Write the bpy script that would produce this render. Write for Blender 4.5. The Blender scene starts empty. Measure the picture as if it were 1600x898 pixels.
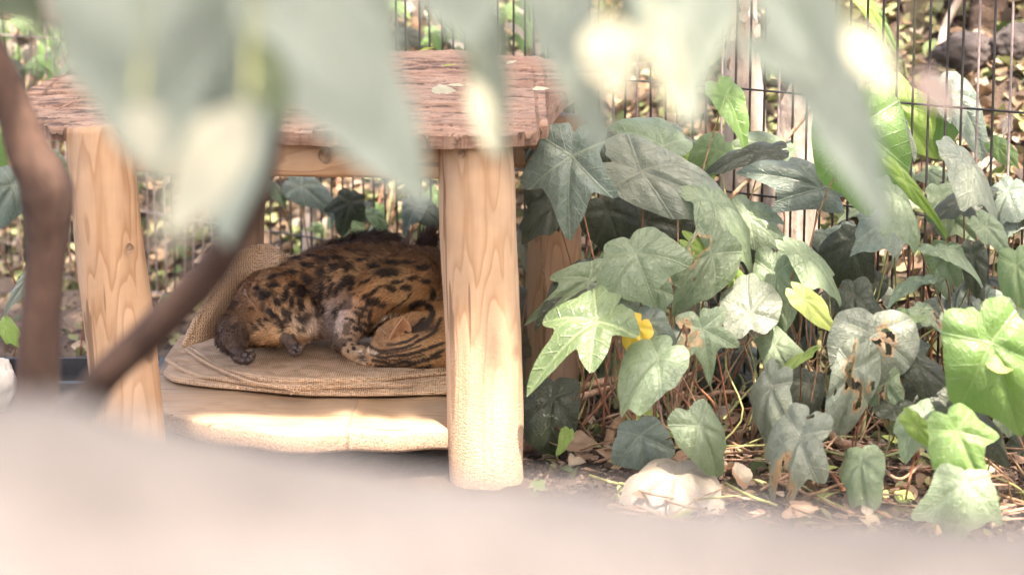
import bpy, bmesh, math, random
import numpy as np
from mathutils import Vector, Matrix
from mathutils.bvhtree import BVHTree
rnd = random.Random(7)
nr = np.random.RandomState(11)
S = bpy.context.scene
COL = S.collection

# ------------------------------------------------------------------ camera, world, sun, exposure
FPX = 3778.0
PITCH = math.radians(10)
CAMP = Vector((0, 0, 1.035))
cam = bpy.data.cameras.new('camera')
cam.lens = 85; cam.sensor_width = 36; cam.clip_start = .05; cam.clip_end = 500
cam.dof.use_dof = True; cam.dof.focus_distance = 4.3; cam.dof.aperture_fstop = 3.4; cam.dof.aperture_blades = 0
camo = bpy.data.objects.new('camera', cam); COL.objects.link(camo)
camo.location = CAMP; camo.rotation_euler = (math.radians(90) - PITCH, 0, 0)
S.camera = camo
SUN = Vector((.16, -.46, .87)).normalized()
SUNEL = math.asin(SUN.z); SUNAZ = math.atan2(SUN.x, SUN.y)
w = bpy.data.worlds.new('World'); S.world = w; w.use_nodes = True
wn = w.node_tree; bg = wn.nodes['Background']
sk = wn.nodes.new('ShaderNodeTexSky'); sk.sky_type = 'NISHITA'; sk.sun_disc = False
sk.sun_elevation = SUNEL; sk.sun_rotation = SUNAZ; sk.dust_density = 5; sk.air_density = .7; sk.ozone_density = .3
wn.links.new(sk.outputs[0], bg.inputs[0]); bg.inputs[1].default_value = .15
sl = bpy.data.lights.new('sun', 'SUN'); sl.energy = 2.4; sl.angle = math.radians(.6); sl.color = (1, .94, .90)
so = bpy.data.objects.new('sun', sl); COL.objects.link(so)
so.rotation_euler = SUN.to_track_quat('Z', 'Y').to_euler(); so.location = (0, 0, 6)
S.view_settings.view_transform = 'Standard'; S.view_settings.look = 'None'; S.view_settings.gamma = 1
S.view_settings.exposure = 2.95
S.view_settings.use_white_balance = True
S.view_settings.white_balance_temperature = 7450
S.view_settings.white_balance_tint = 12
S.render.engine = 'CYCLES'
S.cycles.use_denoising = True
S.cycles.max_bounces = 6; S.cycles.diffuse_bounces = 4; S.cycles.transparent_max_bounces = 8
S.cycles.caustics_reflective = False; S.cycles.caustics_refractive = False
S.cycles.sample_clamp_indirect = 6

# ------------------------------------------------------------------ helpers
RX = Vector((1, 0, 0)); FW = Vector((0, math.cos(PITCH), -math.sin(PITCH))); UPV = Vector((0, math.sin(PITCH), math.cos(PITCH)))
def ray(px, py): return FW + RX * ((px - 800) / FPX) + UPV * ((449 - py) / FPX)
def pix(px, py, Y):
    d = ray(px, py); return CAMP + d * (Y / d.y)
def pixz(px, py, z):
    d = ray(px, py); return CAMP + d * ((z - CAMP.z) / d.z)
def proj(P):
    P = np.asarray(P, float); q = P - np.array(CAMP)
    dep = q @ np.array(FW)
    return 800 + FPX * (q @ np.array(RX)) / dep, 449 - FPX * (q @ np.array(UPV)) / dep, dep
def mpp(Y): return Y / FPX / math.cos(PITCH) * 1.0   # metres per photo pixel at about that distance

def hsh(i, j, k, s):
    n = (i * 374761393 + j * 668265263 + k * 2147483647 + s * 974634777) & 0xffffffff
    n = ((n ^ (n >> 13)) * 1274126177) & 0xffffffff
    return ((n ^ (n >> 16)) & 0xffff) / 65535.0
def vnoise(P, sc, seed=0):
    P = np.asarray(P, float) * sc
    I = np.floor(P).astype(np.int64); F = P - I; F = F * F * (3 - 2 * F)
    r = 0
    for a in (0, 1):
        for b in (0, 1):
            for c in (0, 1):
                wgt = (F[..., 0] if a else 1 - F[..., 0]) * (F[..., 1] if b else 1 - F[..., 1]) * (F[..., 2] if c else 1 - F[..., 2])
                r = r + wgt * hsh(I[..., 0] + a, I[..., 1] + b, I[..., 2] + c, seed)
    return r
def fbm(P, sc, seed=0, o=4):
    r = 0; a = .5; t = 0
    for i in range(o):
        r = r + a * vnoise(P, sc, seed + i); t += a; a *= .5; sc *= 2.1
    return r / t

ORG = {}
def link(name, data, org=(0, 0, 0), parent=None):
    o = bpy.data.objects.new(name, data); COL.objects.link(o)
    org = Vector(org); ORG[o.name] = org
    if parent is not None:
        o.parent = parent; o.location = org - ORG[parent.name]
    else: o.location = org
    return o
def mesh(name, V, F, mat, smooth=True, attrs=None, uv=None):
    me = bpy.data.meshes.new(name)
    V = np.asarray(V, float)
    me.from_pydata(V.tolist(), [], F if isinstance(F, list) else F.tolist())
    if mat: me.materials.append(mat)
    if smooth: me.shade_smooth()
    for k, a in (attrs or {}).items():
        a = np.asarray(a, np.float32)
        if a.ndim == 1:
            at = me.attributes.new(k, 'FLOAT', 'POINT'); at.data.foreach_set('value', a)
        elif a.shape[1] == 3:
            at = me.attributes.new(k, 'FLOAT_COLOR', 'POINT')
            at.data.foreach_set('color', np.hstack([a, np.ones((len(a), 1))]).astype(np.float32).ravel())
    me.update()
    return me
def obj(name, V, F, mat, parent=None, org=None, smooth=True, attrs=None, kind=None):
    V = np.asarray(V, float)
    if org is None: org = V.mean(0) if parent is not None else np.array([V[:, 0].mean(), V[:, 1].mean(), V[:, 2].min()])
    me = mesh(name, V - np.array(org), F, mat, smooth, attrs)
    o = link(name, me, org, parent)
    if kind: o['kind'] = kind
    return o
def tag(o, label, cat, group=None):
    o['label'] = label; o['category'] = cat
    if group: o['group'] = group
    return o
def empty(name, loc, label, cat, group=None):
    return tag(link(name, None, loc), label, cat, group)

def grid_faces(nu, nv, wrapu=False, off=0):
    F = []
    for i in range(nu if wrapu else nu - 1):
        for j in range(nv - 1):
            a = i * nv + j; b = ((i + 1) % nu) * nv + j
            F.append((a + off, b + off, b + 1 + off, a + 1 + off))
    return F
def smoothpath(P, n):
    P = np.array([tuple(p) for p in P], float)
    if len(P) == 2:
        t = np.linspace(0, 1, n)[:, None]; return P[0] * (1 - t) + P[1] * t
    Q = np.vstack([2 * P[0] - P[1], P, 2 * P[-1] - P[-2]])
    out = []
    m = len(P) - 1
    for t in np.linspace(0, m, n):
        i = min(int(t), m - 1); f = t - i
        a, b, c, d = Q[i], Q[i + 1], Q[i + 2], Q[i + 3]
        out.append(.5 * ((2 * b) + (-a + c) * f + (2 * a - 5 * b + 4 * c - d) * f * f + (-a + 3 * b - 3 * c + d) * f ** 3))
    return np.array(out)
def tube(P, R, ns=10, n=None, bump=0, seed=0, sc=40, cap=True):
    P = smoothpath(P, n or len(P))
    R = np.interp(np.linspace(0, 1, len(P)), np.linspace(0, 1, len(np.atleast_1d(R))), np.atleast_1d(R))
    T = np.gradient(P, axis=0); T /= np.linalg.norm(T, axis=1)[:, None] + 1e-9
    up = np.array([0, 0, 1.]) if abs(T[0][2]) < .9 else np.array([0, 1., 0])
    V = []
    for i in range(len(P)):
        a = np.cross(up, T[i]); a /= np.linalg.norm(a) + 1e-9; b = np.cross(T[i], a); up = b if abs(T[i] @ b) < .5 else up
        for k in range(ns):
            th = 2 * math.pi * k / ns
            V.append(P[i] + R[i] * (math.cos(th) * a + math.sin(th) * b))
    V = np.array(V)
    if bump:
        C = np.repeat(P, ns, 0); d = V - C
        V = C + d * (1 + bump * (fbm(V, sc, seed) - .5) * 2)[:, None]
    F = []
    for i in range(len(P) - 1):
        for k in range(ns):
            a = i * ns + k; b = i * ns + (k + 1) % ns
            F.append((a, b, b + ns, a + ns))
    if cap:
        F.append(tuple(range(ns))[::-1]); F.append(tuple(range((len(P) - 1) * ns, len(P) * ns)))
    return V, F
def merge(parts):
    V = []; F = []; o = 0
    for v, f in parts:
        V.append(np.asarray(v)); F += [tuple(i + o for i in q) for q in f]; o += len(v)
    return np.vstack(V), F

# ------------------------------------------------------------------ materials
class NT:
    def __init__(s, name):
        s.m = bpy.data.materials.new(name); s.m.use_nodes = True; s.t = s.m.node_tree
        s.b = s.t.nodes['Principled BSDF']; s.out = s.t.nodes['Material Output']
    def n(s, typ, ins=None, **at):
        x = s.t.nodes.new('ShaderNode' + typ)
        for k, v in at.items(): setattr(x, k, v)
        for k, v in (ins or {}).items():
            sock = x.inputs[k]
            if hasattr(v, 'is_output'): s.t.links.new(v, sock)
            else:
                if isinstance(v, tuple) and len(v) == 3 and sock.type == 'RGBA': v = (*v, 1)
                sock.default_value = v
        return x
    def math(s, op, a, b=0.0, c=None, clamp=False):
        d = {0: a, 1: b}
        if c is not None: d[2] = c
        return s.n('Math', d, operation=op, use_clamp=clamp).outputs[0]
    def mix(s, f, a, b, bt='MIX'):
        x = s.n('Mix', None, data_type='RGBA', blend_type=bt)
        for i, v in ((0, f), (6, a), (7, b)):
            if hasattr(v, 'is_output'): s.t.links.new(v, x.inputs[i])
            else: x.inputs[i].default_value = (*v, 1) if isinstance(v, tuple) else v
        return x.outputs[2]
    def ramp(s, f, stops):
        x = s.n('ValToRGB', {0: f}); e = x.color_ramp.elements
        while len(e) < len(stops): e.new(.5)
        for i, (p, c) in enumerate(stops):
            e[i].position = p; e[i].color = (*c, 1) if isinstance(c, tuple) else (c, c, c, 1)
        return x.outputs[0]
    def set(s, **k):
        for a, v in k.items():
            sock = s.b.inputs[a.replace('_', ' ')]
            if hasattr(v, 'is_output'): s.t.links.new(v, sock)
            else: sock.default_value = (*v, 1) if isinstance(v, tuple) else v
    def bump(s, h, st=.5, dist=.01):
        s.t.links.new(s.n('Bump', {'Strength': st, 'Distance': dist, 'Height': h}).outputs[0], s.b.inputs['Normal'])
    def obj(s, scale=(1, 1, 1), rot=(0, 0, 0)):
        return s.n('Mapping', {'Vector': s.n('TexCoord').outputs['Object'], 'Scale': scale, 'Rotation': rot}).outputs[0]
    def noise(s, vec, sc, det=4, rough=.55, dist=0):
        return s.n('TexNoise', {'Vector': vec, 'Scale': sc, 'Detail': det, 'Roughness': rough, 'Distortion': dist}).outputs[0]

def wood_mat(name, light, dark, axis='Z', mud=None, knots=True):
    m = NT(name)
    sc = {'Z': (1, 1, .16), 'X': (.16, 1, 1)}[axis]
    v = m.obj(sc)
    n0 = m.noise(v, 9, 3, .5)
    ring = m.math('FRACT', m.math('MULTIPLY', n0, 14.0))
    line = m.ramp(ring, [(0, 0.0), (.55, .25), (.88, 1.0), (1, .0)])
    fine = m.noise(m.obj({'Z': (1, 1, .04), 'X': (.04, 1, 1)}[axis]), 220, 3)
    c = m.mix(line, light, dark)
    c = m.mix(m.math('MULTIPLY', fine, .35), c, tuple(x * .6 for x in dark))
    if knots:
        vo = m.n('TexVoronoi', {'Vector': m.obj({'Z': (1, 1, .7), 'X': (.7, 1, 1)}[axis]), 'Scale': 7.0}).outputs[0]
        kn = m.ramp(vo, [(0, 1.0), (.07, .9), (.11, .15), (.2, 0.0)])
        c = m.mix(kn, c, (.1, .045, .02))
    wth = m.noise(m.obj({'Z': (1, 1, .3), 'X': (.3, 1, 1)}[axis]), 6, 6, .65)
    c = m.mix(m.ramp(wth, [(.42, 0.0), (.7, .5)]), c, (.42, .33, .26))
    crk = m.noise(m.obj({'Z': (1, 1, .05), 'X': (.05, 1, 1)}[axis]), 48, 2, .5)
    crk = m.ramp(crk, [(.335, 1.0), (.35, 0.0)])
    c = m.mix(m.math('MULTIPLY', crk, .75), c, (.12, .06, .03))
    stain = m.noise(m.obj(), 14, 5)
    c = m.mix(m.ramp(stain, [(.45, 0.0), (.8, .45)]), c, tuple(x * .5 for x in light))
    h = m.math('ADD', m.math('MULTIPLY', line, -.25), m.math('MULTIPLY', fine, .25))
    rough = .62
    if mud:
        z = m.n('SeparateXYZ', {0: m.n('TexCoord').outputs['Object']}).outputs[2]
        f = m.n('MapRange', {0: m.math('ADD', z, m.math('MULTIPLY', m.noise(m.obj(), 22, 5), .16)), 1: mud[0], 2: mud[1], 3: 1.0, 4: 0.0}).outputs[0]
        grit = m.noise(m.obj(), 260, 4, .7)
        spk = m.n('TexVoronoi', {'Vector': m.obj(), 'Scale': 300.0}).outputs[0]
        g = m.math('ADD', grit, m.math('MULTIPLY', spk, -.8))
        mudc = m.ramp(grit, [(.3, (.30, .185, .115)), (.55, (.56, .39, .27)), (.75, (.72, .55, .42))])
        c = m.mix(m.math('MULTIPLY', f, .7), c, mudc)
        h = m.math('ADD', h, m.math('MULTIPLY', f, m.math('MULTIPLY', g, .9)))
        rough = .85
    m.set(Base_Color=c, Roughness=rough); m.bump(h, .6, .004)
    return m.m

def flat_mat(name, c1, c2, sc=30, rough=.8, bs=.4, bd=.004, metal=0, stretch=(1, 1, 1)):
    m = NT(name); v = m.obj(stretch)
    n1 = m.noise(v, sc, 6, .62)
    m.set(Base_Color=m.ramp(n1, [(.3, c1), (.7, c2)]), Roughness=rough, Metallic=metal)
    m.bump(n1, bs, bd); return m.m

def vein_nodes(m, pinnate):
    uv = m.n('Attribute', None, attribute_name='lxy').outputs['Vector']
    s3 = m.n('SeparateXYZ', {0: uv}); x, y = s3.outputs[0], s3.outputs[1]
    ax = m.math('ABSOLUTE', x)
    if pinnate:
        s, c = ax, y
    else:
        r = m.math('SQRT', m.math('ADD', m.math('MULTIPLY', x, x), m.math('MULTIPLY', y, y)))
        th = m.math('ARCTAN2', ax, y)
        d = None
        for a in (0, .98, 1.95):
            q = m.math('ABSOLUTE', m.math('SUBTRACT', th, a))
            d = q if d is None else m.math('MINIMUM', d, q)
        s = m.math('MULTIPLY', r, m.math('SINE', d)); c = m.math('MULTIPLY', r, m.math('COSINE', d))
    wob = m.math('MULTIPLY', m.math('SUBTRACT', m.noise(uv, 4, 2), .5), .05)
    s_ = m.math('ABSOLUTE', m.math('ADD', s, m.math('MULTIPLY', wob, .35)))
    main = m.n('MapRange', {0: s_, 1: .004, 2: .019, 3: 1.0, 4: 0.0}).outputs[0]
    ph = m.math('FRACT', m.math('MULTIPLY', m.math('ADD', m.math('SUBTRACT', c, m.math('MULTIPLY', s_, 1.0)), wob), 5.2 if not pinnate else 9))
    q = m.math('ABSOLUTE', m.math('SUBTRACT', ph, .5))
    sec = m.n('MapRange', {0: q, 1: .0, 2: .07, 3: .6, 4: 0.0}).outputs[0]
    return m.math('MAXIMUM', main, sec), q

def leaf_mat(name, g1, g2, dust=.4, dustc=(.46, .45, .38), vein=(.3, .36, .22), rough=.20, tr=.25, trc=None, pinnate=False, ragged=True):
    m = NT(name)
    vn, q = vein_nodes(m, pinnate)
    oi = m.n('ObjectInfo').outputs['Random']
    v = m.n('VectorMath', {0: m.n('Attribute', None, attribute_name='lxy').outputs['Vector'], 1: m.n('CombineXYZ', {0: m.math('MULTIPLY', oi, 37.0), 2: m.math('MULTIPLY', oi, 91.0)}).outputs[0]}, operation='ADD').outputs[0]
    n1 = m.noise(v, 3.2, 5, .6); n2 = m.noise(v, 14, 6, .68); n3 = m.noise(v, 55, 3, .6)
    c = m.mix(n1, g1, g2)
    ve = m.n('TexVoronoi', {'Vector': v, 'Scale': 11.0}, feature='DISTANCE_TO_EDGE').outputs[0]
    net = m.n('MapRange', {0: ve, 1: .0, 2: .07, 3: 1.0, 4: 0.0}).outputs[0]
    c = m.mix(m.math('MULTIPLY', net, .16), c, vein)
    c = m.mix(m.math('MULTIPLY', vn, .55), c, vein)
    df = m.ramp(m.math('ADD', m.math('MULTIPLY', n2, .7), m.math('MULTIPLY', n1, .3)), [(.36, dust * .55), (.53, dust), (.68, min(1, dust * 1.5))])
    c = m.mix(df, c, dustc)
    c = m.mix(m.ramp(n3, [(.66, 0.0), (.75, dust * .8)]), c, (.3, .24, .16))
    rim = m.n('Attribute', None, attribute_name='rim').outputs['Fac']
    c = m.mix(rim, c, (.42, .26, .14))
    hv = m.n('HueSaturation', {'Value': m.math('ADD', .8, m.math('MULTIPLY', oi, .4)), 'Color': c}).outputs[0]
    m.set(Base_Color=hv, Roughness=m.math('ADD', rough, m.math('MULTIPLY', n2, .2)))
    m.b.inputs['Specular IOR Level'].default_value = .8
    h = m.math('ADD', m.math('ADD', m.math('MULTIPLY', vn, -.6), m.math('MULTIPLY', net, -.25)), m.math('MULTIPLY', n2, .7))
    m.bump(h, .7, .004)
    t = m.n('BsdfTranslucent', {'Color': m.mix(.75, hv, trc or tuple(min(1, x * 2.2) for x in g2))})
    mx = m.n('MixShader', {0: tr, 1: m.b.outputs[0], 2: t.outputs[0]})
    m.t.links.new(mx.outputs[0], m.out.inputs[0])
    return m.m

M = {}
M['pine'] = wood_mat('pine_wood', (.50, .31, .18), (.34, .18, .088), 'Z')
M['pine_mud'] = wood_mat('pine_wood_muddy', (.52, .34, .21), (.39, .225, .12), 'Z', mud=(.02, .40))
M['pine_rear'] = wood_mat('pine_wood_rear', (.40, .23, .13), (.26, .13, .07), 'Z')  # darker, redder pine for the rear posts and rear beam
M['pine_x'] = wood_mat('pine_beam', (.52, .29, .13), (.34, .15, .06), 'X')
M['floor'] = wood_mat('floor_board', (.52, .35, .21), (.42, .255, .135), 'X', knots=False)
m = NT('muddy_edge'); gr = m.noise(m.obj(), 240, 4, .7)
m.set(Base_Color=m.ramp(gr, [(.3, (.26, .16, .10)), (.6, (.52, .36, .25))]), Roughness=.95); m.bump(gr, 1, .006); M['mudedge'] = m.m
# bark slab: fissures are geometry and are darkened in colour as well
m = NT('bark'); n1 = m.noise(m.obj((.25, 1, 1)), 60, 6, .7); n2 = m.noise(m.obj(), 7, 4)
c = m.ramp(n1, [(.28, (.10, .045, .032)), (.5, (.30, .17, .115)), (.7, (.46, .31, .23))])
c = m.mix(m.ramp(n2, [(.4, 0.0), (.75, .5)]), c, (.38, .28, .22))
c = m.mix(m.math('MULTIPLY', m.n('Attribute', None, attribute_name='fis').outputs['Fac'], .8), c, (.045, .024, .018))
m.set(Base_Color=c, Roughness=.85); m.bump(n1, .9, .008); M['bark'] = m.m
# burlap
m = NT('burlap'); v = m.obj()
wv = m.n('TexWave', {'Vector': v, 'Scale': 78.0, 'Distortion': 1.1, 'Detail': 1.0}, bands_direction='X').outputs['Fac']
wh = m.n('TexWave', {'Vector': v, 'Scale': 78.0, 'Distortion': 1.1, 'Detail': 1.0}, bands_direction='Y').outputs['Fac']
wz = m.n('TexWave', {'Vector': v, 'Scale': 78.0, 'Distortion': 1.1, 'Detail': 1.0}, bands_direction='Z').outputs['Fac']
ww = m.math('MULTIPLY', m.math('ADD', m.math('ADD', wv, wh), wz), .33)
nn = m.noise(v, 18, 5); n3 = m.noise(v, 300, 3, .7)
c = m.ramp(m.math('ADD', m.math('MULTIPLY', ww, .6), m.math('MULTIPLY', n3, .5)), [(.28, (.26, .14, .07)), (.5, (.74, .46, .27)), (.75, (.82, .60, .42))])
c = m.mix(m.ramp(nn, [(.4, 0.0), (.7, .35)]), c, (.33, .22, .15))
m.set(Base_Color=c, Roughness=.95); m.bump(m.math('ADD', ww, n3), 1, .004); M['burlap'] = m.m
M['soil'] = None
m = NT('soil'); n1 = m.noise(m.obj(), 9, 8, .7); n2 = m.noise(m.obj(), 120, 4, .7)
c = m.ramp(n1, [(.3, (.05, .034, .024)), (.5, (.115, .08, .056)), (.72, (.23, .17, .125))])
c = m.mix(m.math('MULTIPLY', n2, .4), c, (.09, .06, .045))
m.set(Base_Color=c, Roughness=.95); m.bump(m.math('ADD', n1, n2), 1, .02); M['soil'] = m.m
M['wire'] = flat_mat('fence_wire', (.012, .010, .010), (.03, .025, .024), 60, .5, .2, .001)
M['wire_pale'] = flat_mat('fence_wire_pale', (.16, .12, .115), (.30, .24, .23), 60, .5, .2, .001)  # lighter wire colour, used mostly towards the left
M['branch'] = flat_mat('branch_bark', (.038, .019, .012), (.095, .050, .033), 25, .85, .7, .006, stretch=(1, 1, .4))
M['stem'] = flat_mat('ivy_stem', (.13, .07, .04), (.30, .19, .11), 80, .7, .4, .001)
M['stemred'] = flat_mat('ivy_stem_red', (.20, .07, .045), (.33, .15, .08), 80, .5, .3, .001)
M['stemgreen'] = flat_mat('ivy_stem_green', (.16, .18, .06), (.32, .30, .13), 80, .5, .3, .001)
M['root'] = flat_mat('ivy_root', (.22, .12, .075), (.50, .33, .23), 90, .9, .8, .004)
M['trunk'] = flat_mat('peeling_bark', (.24, .185, .145), (.56, .47, .40), 16, .85, .8, .02, stretch=(1, 1, .5))
M['trunkdark'] = flat_mat('dark_bark', (.05, .03, .022), (.13, .085, .06), 20, .9, .8, .02)
M['rock'] = flat_mat('dark_rock', (.022, .018, .018), (.10, .08, .075), 14, .9, .9, .02)
M['boulder'] = flat_mat('pale_boulder', (.12, .105, .092), (.38, .335, .305), 4.5, .9, .6, .01)
M['tray'] = flat_mat('black_plastic', (.012, .012, .014), (.035, .035, .04), 40, .5, .2, .001)
M['white_stone'] = flat_mat('white_stone', (.5, .47, .43), (.75, .72, .68), 12, .8, .4, .004)
m = NT('clear_acrylic'); m.set(Base_Color=(.95, .97, .94), Roughness=.04, IOR=1.1)
m.b.inputs['Transmission Weight'].default_value = 1.0
tp = m.n('BsdfTransparent', {'Color': (.93, .94, .9)}); gl = m.n('BsdfGlossy', {'Roughness': .08})
mx = m.n('MixShader', {0: .08, 1: tp.outputs[0], 2: gl.outputs[0]}); m.t.links.new(mx.outputs[0], m.out.inputs[0]); M['acrylic'] = m.m
def attr_mat(name, rough=.8, tr=0, attr='col', bumpy=0):
    m = NT(name); c = m.n('Attribute', None, attribute_name=attr).outputs['Color']
    m.set(Base_Color=c, Roughness=rough)
    if bumpy: m.bump(m.noise(m.obj(), 200, 3), bumpy, .002)
    if tr:
        t = m.n('BsdfTranslucent', {'Color': c}); mx = m.n('MixShader', {0: tr, 1: m.b.outputs[0], 2: t.outputs[0]})
        m.t.links.new(mx.outputs[0], m.out.inputs[0])
    return m.m
M['litter'] = attr_mat('leaf_litter', .75, .2)
M['chips'] = attr_mat('soil_chips', .9)
M['coat'] = attr_mat('spotted_coat', .75, 0, bumpy=.3)
M['fur'] = attr_mat('spotted_fur', .55)
M['fur'].node_tree.nodes['Principled BSDF'].inputs['Specular IOR Level'].default_value = .3
M['shade_canopy'] = attr_mat('shade_canopy_leaves', .5, .35)
M['skin'] = flat_mat('paw_skin', (.03, .022, .02), (.08, .06, .055), 90, .6, .4, .001)
M['ear'] = flat_mat('ear_skin', (.40, .21, .12), (.60, .36, .22), 60, .7, .3, .001)
L = {}
L['dusty'] = leaf_mat('leaf_dusty', (.05, .10, .035), (.10, .17, .065), .36, (.38, .44, .33))
L['grey'] = leaf_mat('leaf_grey', (.06, .095, .055), (.12, .155, .10), .44, (.41, .44, .37), vein=(.34, .36, .26))
L['blue'] = leaf_mat('leaf_blue', (.035, .068, .045), (.075, .12, .085), .26, (.42, .47, .43))
L['glossy'] = leaf_mat('leaf_glossy', (.06, .13, .03), (.12, .22, .06), .18, vein=(.35, .45, .2), rough=.26)
L['dark'] = leaf_mat('leaf_dark', (.016, .026, .014), (.035, .05, .022), .12, (.2, .2, .17), vein=(.05, .06, .03))
L['lime'] = leaf_mat('leaf_lime', (.16, .27, .04), (.25, .37, .07), .06, vein=(.42, .55, .2), rough=.28, tr=.35)
L['fresh'] = leaf_mat('leaf_fresh', (.085, .19, .03), (.15, .28, .06), .10, vein=(.27, .39, .16), rough=.22, tr=.3)
L['lemon'] = leaf_mat('leaf_lemon', (.45, .58, .10), (.62, .70, .22), .05, vein=(.75, .8, .4), rough=.35, tr=.35)
L['yellow'] = leaf_mat('leaf_yellow', (.75, .48, .03), (.85, .62, .08), .05, vein=(.9, .75, .3), tr=.3)
L['pale'] = leaf_mat('leaf_pale', (.24, .20, .15), (.34, .29, .23), .5, (.33, .30, .26), vein=(.6, .5, .4))
L['brown'] = leaf_mat('leaf_brown', (.24, .13, .08), (.42, .26, .16), .25, (.48, .36, .28), vein=(.4, .28, .2))
L['nearg'] = leaf_mat('near_leaf_green', (.22, .28, .20), (.29, .36, .27), .45, (.46, .49, .44), vein=(.36, .42, .32), pinnate=True, tr=.14, trc=(.35, .42, .26), rough=.4)
L['nearc'] = leaf_mat('cream_leaf_and_sun_spot', (.58, .56, .38), (.72, .69, .50), .05, vein=(.55, .55, .38), pinnate=True, tr=.25)  # cream of pale roof leaves; on near leaves it paints sunlit spots
L['neard'] = leaf_mat('near_leaf_dark', (.03, .05, .02), (.06, .09, .03), .05, vein=(.1, .12, .06), pinnate=True, tr=.15)
L['nearl'] = leaf_mat('near_leaf_lime', (.25, .42, .04), (.4, .55, .08), .02, vein=(.5, .6, .2), pinnate=True, tr=.4)
L['nearp'] = leaf_mat('near_leaf_pink', (.55, .36, .28), (.66, .46, .38), .05, vein=(.6, .4, .3), pinnate=True, tr=.3)

# ------------------------------------------------------------------ ground: one sheet with a bank rising behind the fence
def fence_y(x): return 4.98 - .86 * x
def gz(x, y):
    x = np.asarray(x, float); y = np.asarray(y, float)
    P = np.stack([x, y, 0 * x], -1)
    d = np.clip((y - fence_y(x)) / 1.32 - .12, 0, None)
    rise = .62 * d; rise = np.where(rise > 1.4, 1.4 + (rise - 1.4) * .2, rise)
    near = np.clip((12 - y) / 4, 0, 1)
    return rise + near * (.035 * (fbm(P, 6, 3) - .5) + .016 * (fbm(P, 38, 5) - .5)) * (1 + 1.2 * np.clip(d, 0, 1))
def bank(px, py):
    d = ray(px, py); Y = 3.0
    while Y < 12:
        p = CAMP + d * (Y / d.y)
        if p.z < float(gz(p.x, p.y)): break
        Y += .02
    return p
xs = np.concatenate([np.linspace(-60, -2.6, 14)[:-1], np.linspace(-2.6, 2.4, 300), np.linspace(2.4, 60, 14)[1:]])
ys = np.concatenate([np.linspace(-20, 3.2, 10)[:-1], np.linspace(3.2, 8.2, 300), np.linspace(8.2, 90, 16)[1:]])
X, Yg = np.meshgrid(xs, ys, indexing='ij')
V = np.stack([X, Yg, gz(X, Yg)], -1).reshape(-1, 3)
obj('ground', V, grid_faces(len(xs), len(ys)), M['soil'], org=(0, 0, 0), kind='structure')

# ------------------------------------------------------------------ shelter
shelter = empty('animal_shelter', (-.4, 4.3, 0), 'low open-fronted wooden shelter on four round posts under a red-brown bark roof', 'animal shelter')
def post(p0, p1, Y0, r0, r1, mat, seed, name='post', ztop=None):
    a = pix(*p0, Y0); b = pixz(p1[0], p1[1], -.02)
    if Y0: b = pix(p1[0], p1[1], Y0)
    b = b + (b - a).normalized() * .06
    n = 70; ns = 40
    P = smoothpath([a, b], n)
    V, F = tube(P, [r0, r1], ns, n)
    C = np.repeat(P, ns, 0); d = V - C
    nrm = d / np.linalg.norm(d, axis=1)[:, None]
    f = fbm(V * np.array([1, 1, .25]), 18, seed, 3) - .5
    V = V + nrm * (f * .012)[:, None]
    return obj(name, V, F, mat, shelter, org=(b.x, b.y, 0))
post((154, 195), (205, 715), 4.00, .055, .062, M['pine'], 1)
post((742, 195), (762, 742), 4.00, .0605, .0635, M['pine_mud'], 2)
post((385, 262), (372, 560), 4.66, .040, .045, M['pine_rear'], 3)
post((872, 180), (862, 612), 4.66, .052, .052, M['pine_rear'], 4)
# small knot hole and scar on left post
def knot(px, py, Y, r, parent, mat=M['stem']):
    c = np.array(pix(px, py, Y)); V = []; F = []
    n = 14
    for j, (q, h) in enumerate(((1.0, 0.004), (.6, .001), (.2, .0035))):
        for k in range(n):
            a = 2 * math.pi * k / n; rr = r * q * (1 + .07 * math.sin(3 * a + px))
            V.append(c + np.array([rr * math.cos(a), -h + .004, rr * 1.25 * math.sin(a)]))
    V.append(c)
    for j in range(2):
        for k in range(n):
            F.append((j * n + k, j * n + (k + 1) % n, (j + 1) * n + (k + 1) % n, (j + 1) * n + k))
    F += [(2 * n + k, 2 * n + (k + 1) % n, 3 * n) for k in range(n)]
    return obj('knot', V, F, mat, parent)
knot(203, 388, 3.945, .007, shelter); knot(722, 240, 3.937, .006, shelter)
# beams
def roundbeam(pa, pb, Ya, Yb, h, dth, mat, seed, name='beam'):
    n = 60; ns = 20; A = np.array(pix(*pa, Ya)); B = np.array(pix(*pb, Yb)); V = []
    for i in range(n):
        c = A + (B - A) * i / (n - 1)
        for k in range(ns):
            a = 2 * math.pi * k / ns; ca, sa = math.cos(a), math.sin(a)
            e = .45
            V.append(c + np.array([0, dth * np.sign(sa) * abs(sa) ** e, h * np.sign(ca) * abs(ca) ** e]))
    V = np.array(V); V[:, 2] += .004 * (fbm(V, 12, seed) - .5); V[:, 1] += .006 * (fbm(V, 14, seed + 2) - .5)
    F = []
    for i in range(n - 1):
        for k in range(ns): F.append((i * ns + k, i * ns + (k + 1) % ns, (i + 1) * ns + (k + 1) % ns, (i + 1) * ns + k))
    F += [tuple(range(ns))[::-1], tuple(range((n - 1) * ns, n * ns))]
    return obj(name, V, F, mat, shelter)
bm_ = roundbeam((206, 236), (700, 248), 4.03, 4.03, .034, .03, M['pine_x'], 5)
knot(508, 243, 3.996, .011, shelter); knot(506, 222, 3.996, .004, shelter)
roundbeam((360, 240), (905, 236), 4.70, 4.70, .03, .028, M['pine_rear'], 6)
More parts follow.
